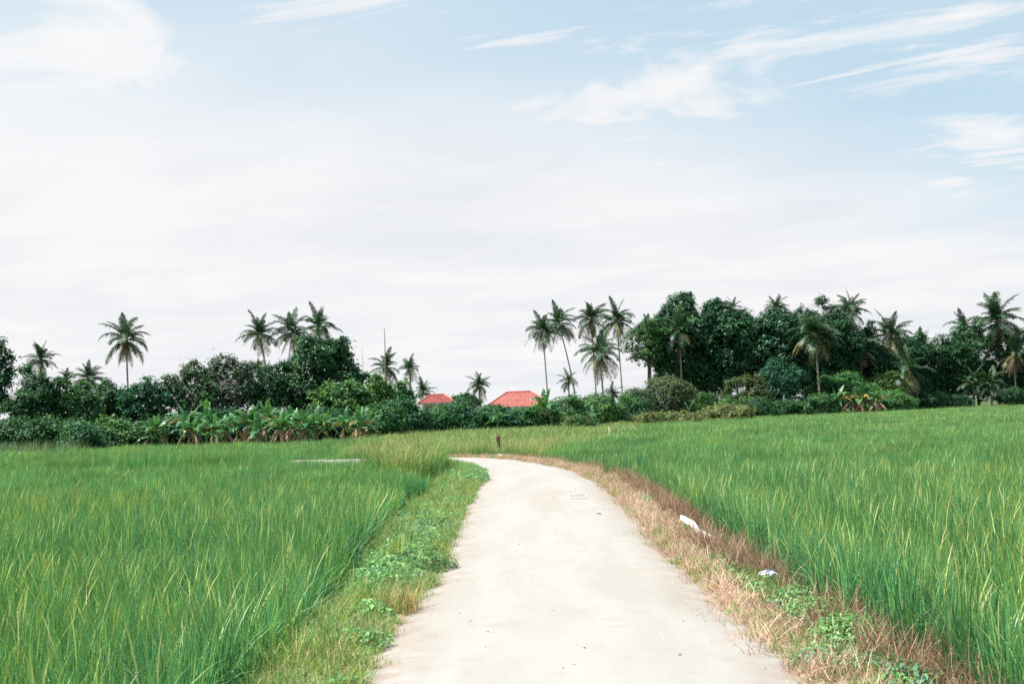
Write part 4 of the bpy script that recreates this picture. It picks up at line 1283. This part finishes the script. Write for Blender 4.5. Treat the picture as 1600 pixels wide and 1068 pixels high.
def crumpled(name, mat, loc, size, seed, label, patches=()):
    """a crumpled plastic bag: lumpy closed blob with folds, flattened against the ground"""
    r = rs(seed)
    nu, nv = 16, 10
    u = np.linspace(0, 2 * math.pi, nu, endpoint=False); v = np.linspace(-math.pi / 2, math.pi / 2, nv)
    U, Vv = np.meshgrid(u, v)
    rad = 1 + .22 * np.sin(3 * U + 2 * Vv + seed) + .16 * np.sin(7 * U - 3 * Vv) + r.normal(0, .09, U.shape)
    X = np.cos(U) * np.cos(Vv) * rad * size[0]; Y = np.sin(U) * np.cos(Vv) * rad * size[1]; Z = np.maximum(np.sin(Vv) * rad * size[2], -size[2] * .35) + size[2] * .35
    P = np.stack((X, Y, Z), -1).reshape(-1, 3)
    i = np.arange(nv - 1)[:, None] * nu; j = np.arange(nu)[None]; k = (j + 1) % nu
    Q = np.stack((i + j, i + k, i + nu + k, i + nu + j), -1).reshape(-1, 4)
    root = empty(name, loc)
    cen = P[Q].mean(1)
    m2 = np.zeros(len(Q), bool)
    for (ax, ay, ar) in patches:
        m2 |= ((cen[:, 0] - ax) ** 2 + (cen[:, 1] - ay) ** 2 < ar ** 2) & (cen[:, 2] > size[2] * .4)
    obj('bag_body', make_mesh('bag_body', P, Q[~m2], M[mat], smooth=False), root)
    if m2.any():
        o = obj('printed_patch', make_mesh('printed_patch', P, Q[m2], M['bagblue'], smooth=False), root); o['label'] = 'light blue printed part of the bag'
    return tag(root, label, 'bag')


gzp = lambda x, y: float(ground_z(np.array([[x, y]]))[0][0])
crumpled('plastic_bag', 'bagwhite', (2.30, 10.75, gzp(2.30, 10.75) + .08), (.075, .055, .04), 4, 'crumpled white plastic bag with light blue print in the right verge', ((.015, .0, .034),))
crumpled('plastic_bag', 'bagblack', (-.52, 46.6, gzp(-.52, 46.6) + .12), (.19, .14, .13), 7, 'dark crumpled bag lying at the foot of the wooden post')
crumpled('plastic_bag', 'bagwhite', (-.66, 46.2, gzp(-.66, 46.2) + .12), (.13, .09, .08), 9, 'small white crumpled bag in front of the dark bag by the post')


def plank():
    a = np.array((2.22, 15.9)); b = np.array((2.30, 13.75)); n = 9
    root_z = .165
    t = np.linspace(0, 1, n)
    P = a[None] * (1 - t)[:, None] + b[None] * t[:, None]
    P[:, 0] += np.where(t > .45, -.02, .01)
    z = root_z - .03 * t - np.where(t > .5, .035, 0)
    w = .03 * np.array((.5, .9, 1, 1.05, .8, .95, 1.1, .95, .4)); h = .028
    V = []
    for (x, y), zz_, ww in zip(P, z, w):
        V += [(x - ww, y, zz_ - h), (x + ww, y, zz_ - h), (x + ww * .9, y, zz_ + h), (x - ww * .9, y, zz_ + h)]
    V = np.array(V); c0 = V.mean(0); c0[2] = V[:, 2].min()
    Q = [(4 * k + q, 4 * k + (q + 1) % 4, 4 * k + 4 + (q + 1) % 4, 4 * k + 4 + q) for k in range(n - 1) for q in range(4)]
    Q += [(3, 2, 1, 0), (4 * n - 4, 4 * n - 3, 4 * n - 2, 4 * n - 1)]
    o = obj('broken_plank', make_mesh('broken_plank', V - c0, np.array(Q), M['whitewood'], smooth=False), None, tuple(c0))
    return tag(o, 'long white weathered plank lying in the dry right verge', 'plank')


plank()
# bent dry stick and a few fallen pieces
V, Q, T = tube(np.array([(-.16, -.1, .02), (-.08, -.06, .035), (.02, -.02, .05), (.08, .06, .09), (.13, .2, .16), (.2, .3, .22)]), np.array((.006, .007, .008, .009, .009, .006)), 6)
tag(obj('dry_stick', make_mesh('dry_stick', V * np.array((1, 1, .55)), [Q, T], M['stick']), None, (2.34, 9.55, gzp(2.34, 9.55) + .1)), 'bent pale dry stick in the right verge beyond the leafy weeds', 'stick')


def fallen_leaf(x, y, s, label, seed, colr):
    r = rs(seed)
    V = np.array([(-1, 0, .02), (-.4, -.42, .16), (.3, -.36, .2), (1, 0, .1), (.35, .4, .22), (-.4, .4, .14), (0, 0, .02)]) * s
    T = np.array([(0, 1, 6), (1, 2, 6), (2, 3, 6), (3, 4, 6), (4, 5, 6), (5, 0, 6)])
    o = obj('fallen_leaf', make_mesh('fallen_leaf', V, T, M['dry'], np.full((7, 3), 1.) * np.array(colr), smooth=False), None, (x, y, road_z(x, y) + .01))
    o.rotation_euler = (0, 0, r.uniform(0, 6))
    return tag(o, label, 'leaf')


fallen_leaf(1.27, 18.3, .06, 'dark brown curled leaf lying on the road near its right edge', 1, (.05, .03, .02))

# thin stake in the meadow
V, Q, T = tube(np.array([(0, 0, -.1), (.01, 0, .5), (.0, 0, 1.25)]), np.array((.022, .02, .016)), 6)
tag(obj('stake', make_mesh('stake', V, [Q, T], M['frame']), None, (5.2, 64, -.45)), 'thin pale stake standing in the right rice field near the bend', 'stake')


# ------------------------------------------------------------------ single plants on the verges
def plant(name, parts, x, y, label, cat, mats, dz=0.0):
    root = empty(name, (x, y, gzp(x, y) - .01 + dz))
    for (pn_, geo), m in zip(parts, mats):
        obj(pn_, as_mesh(pn_, geo, M[m]), root)
    return tag(root, label, cat)


plant('weed_bush', [('foliage', creeper(900, 520, .27, .30, .05, WC[:3] + WB + [(.16, .2, .08)], .45, 30)), ('grass_blades', tuft(901, 60, .22, (.15, .4), (.004, .007), GC))], -.93, 12.55,
      'bushy dark green weed overhanging the left edge of the road', 'weed', ('weed', 'grass'))
plant('grass_tuft', [('grass_blades', tuft(902, 190, .16, (.12, .38), (.004, .007), [(.45, .36, .14), (.36, .33, .12), (.48, .30, .17), (.28, .29, .09)], (.05, .8), (.1, .9), 4))], -1.02, 9.95,
      'yellowish orange dry grass tuft at the left edge of the road', 'grass tuft', ('dry',))
plant('grass_tuft', [('grass_blades', tuft(903, 90, .13, (.05, .16), (.004, .006), GC, (.3, 1.3), (.1, .9)))], -.90, 7.95, 'low green grass tongue creeping onto the road at the bottom left', 'grass tuft', ('grass',))
plant('grass_tuft', [('grass_blades', tuft(904, 40, .07, (.05, .13), (.004, .006), GC[:3] + DC[:1], (.3, 1.3), (.1, .9)))], -.80, 10.75, 'small isolated grass sprig standing out on the road surface', 'grass tuft', ('grass',), .05)
plant('grass_tuft', [('grass_blades', tuft(905, 16, .06, (.35, .62), (.009, .014), [(.16, .30, .10), (.22, .34, .13), (.12, .25, .09)], (.02, .3), (.05, .4), 5))], -1.72, 8.7,
      'upright broad-bladed green grass clump between the rice and the left verge', 'grass tuft', ('grass',), .05)
plant('leafy_weed', [('foliage', creeper(906, 460, .20, .17, .034, WB + WC[:2], .5, 14))], 1.86, 7.35, 'dark leafy weed at the bottom of the right verge beside the road', 'weed', ('weed',))
plant('leafy_weed', [('foliage', creeper(907, 900, .30, .17, .034, WC, .62, 20))], 2.28, 8.1, 'bright green leafy weed patch in the dry right verge', 'weed', ('weed',), .05)
plant('leafy_weed', [('foliage', creeper(908, 760, .27, .15, .033, WC, .62, 16))], 2.24, 8.85, 'second green leafy weed patch, just beyond the brightest one', 'weed', ('weed',), .06)
plant('leafy_weed', [('foliage', creeper(909, 420, .2, .13, .033, WC[1:] + WB[:1], .62, 10))], 2.3, 9.75, 'green leafy weed beside the bent dry stick', 'weed', ('weed',), .06)
plant('grass_tuft', [('grass_blades', tuft(910, 150, .16, (.1, .3), (.004, .007), DC, (.3, 1.3), (.1, .8), 4))], 2.0, 8.3, 'pale straw tuft on the right verge beside the bright leafy weeds', 'grass tuft', ('dry',))
plant('dead_weed', [('stalks', tuft(911, 130, .16, (.2, .5), (.004, .008), RD, (.05, .6), (.1, 1.0), 4))], 2.55, 17.6, 'purplish brown dead weed just beyond the white plank', 'weed', ('dry',), .05)
plant('dead_weed', [('stalks', tuft(912, 150, .2, (.2, .5), (.004, .008), RD, (.05, .6), (.1, 1.0), 4))], 2.55, 13.0, 'purplish brown dead weed in the ditch nearer than the white plank', 'weed', ('dry',), .05)
plant('flowering_grass', [('grass_blades', tuft(913, 60, .14, (.4, .7), (.006, .01), RC[:3], (.05, .5), (.1, 1.0), 5)), ('seed_heads', blades(rs(914), 16, .14, (.5, .78), (.018, .028), (.02, .35), (.05, .4), 7, [(.50, .50, .36), (.42, .46, .30)], prof='head'))],
      2.95, 7.75, 'grass clump with pale fluffy seed heads at the right edge of the rice', 'grass tuft', ('grass', 'grass'))
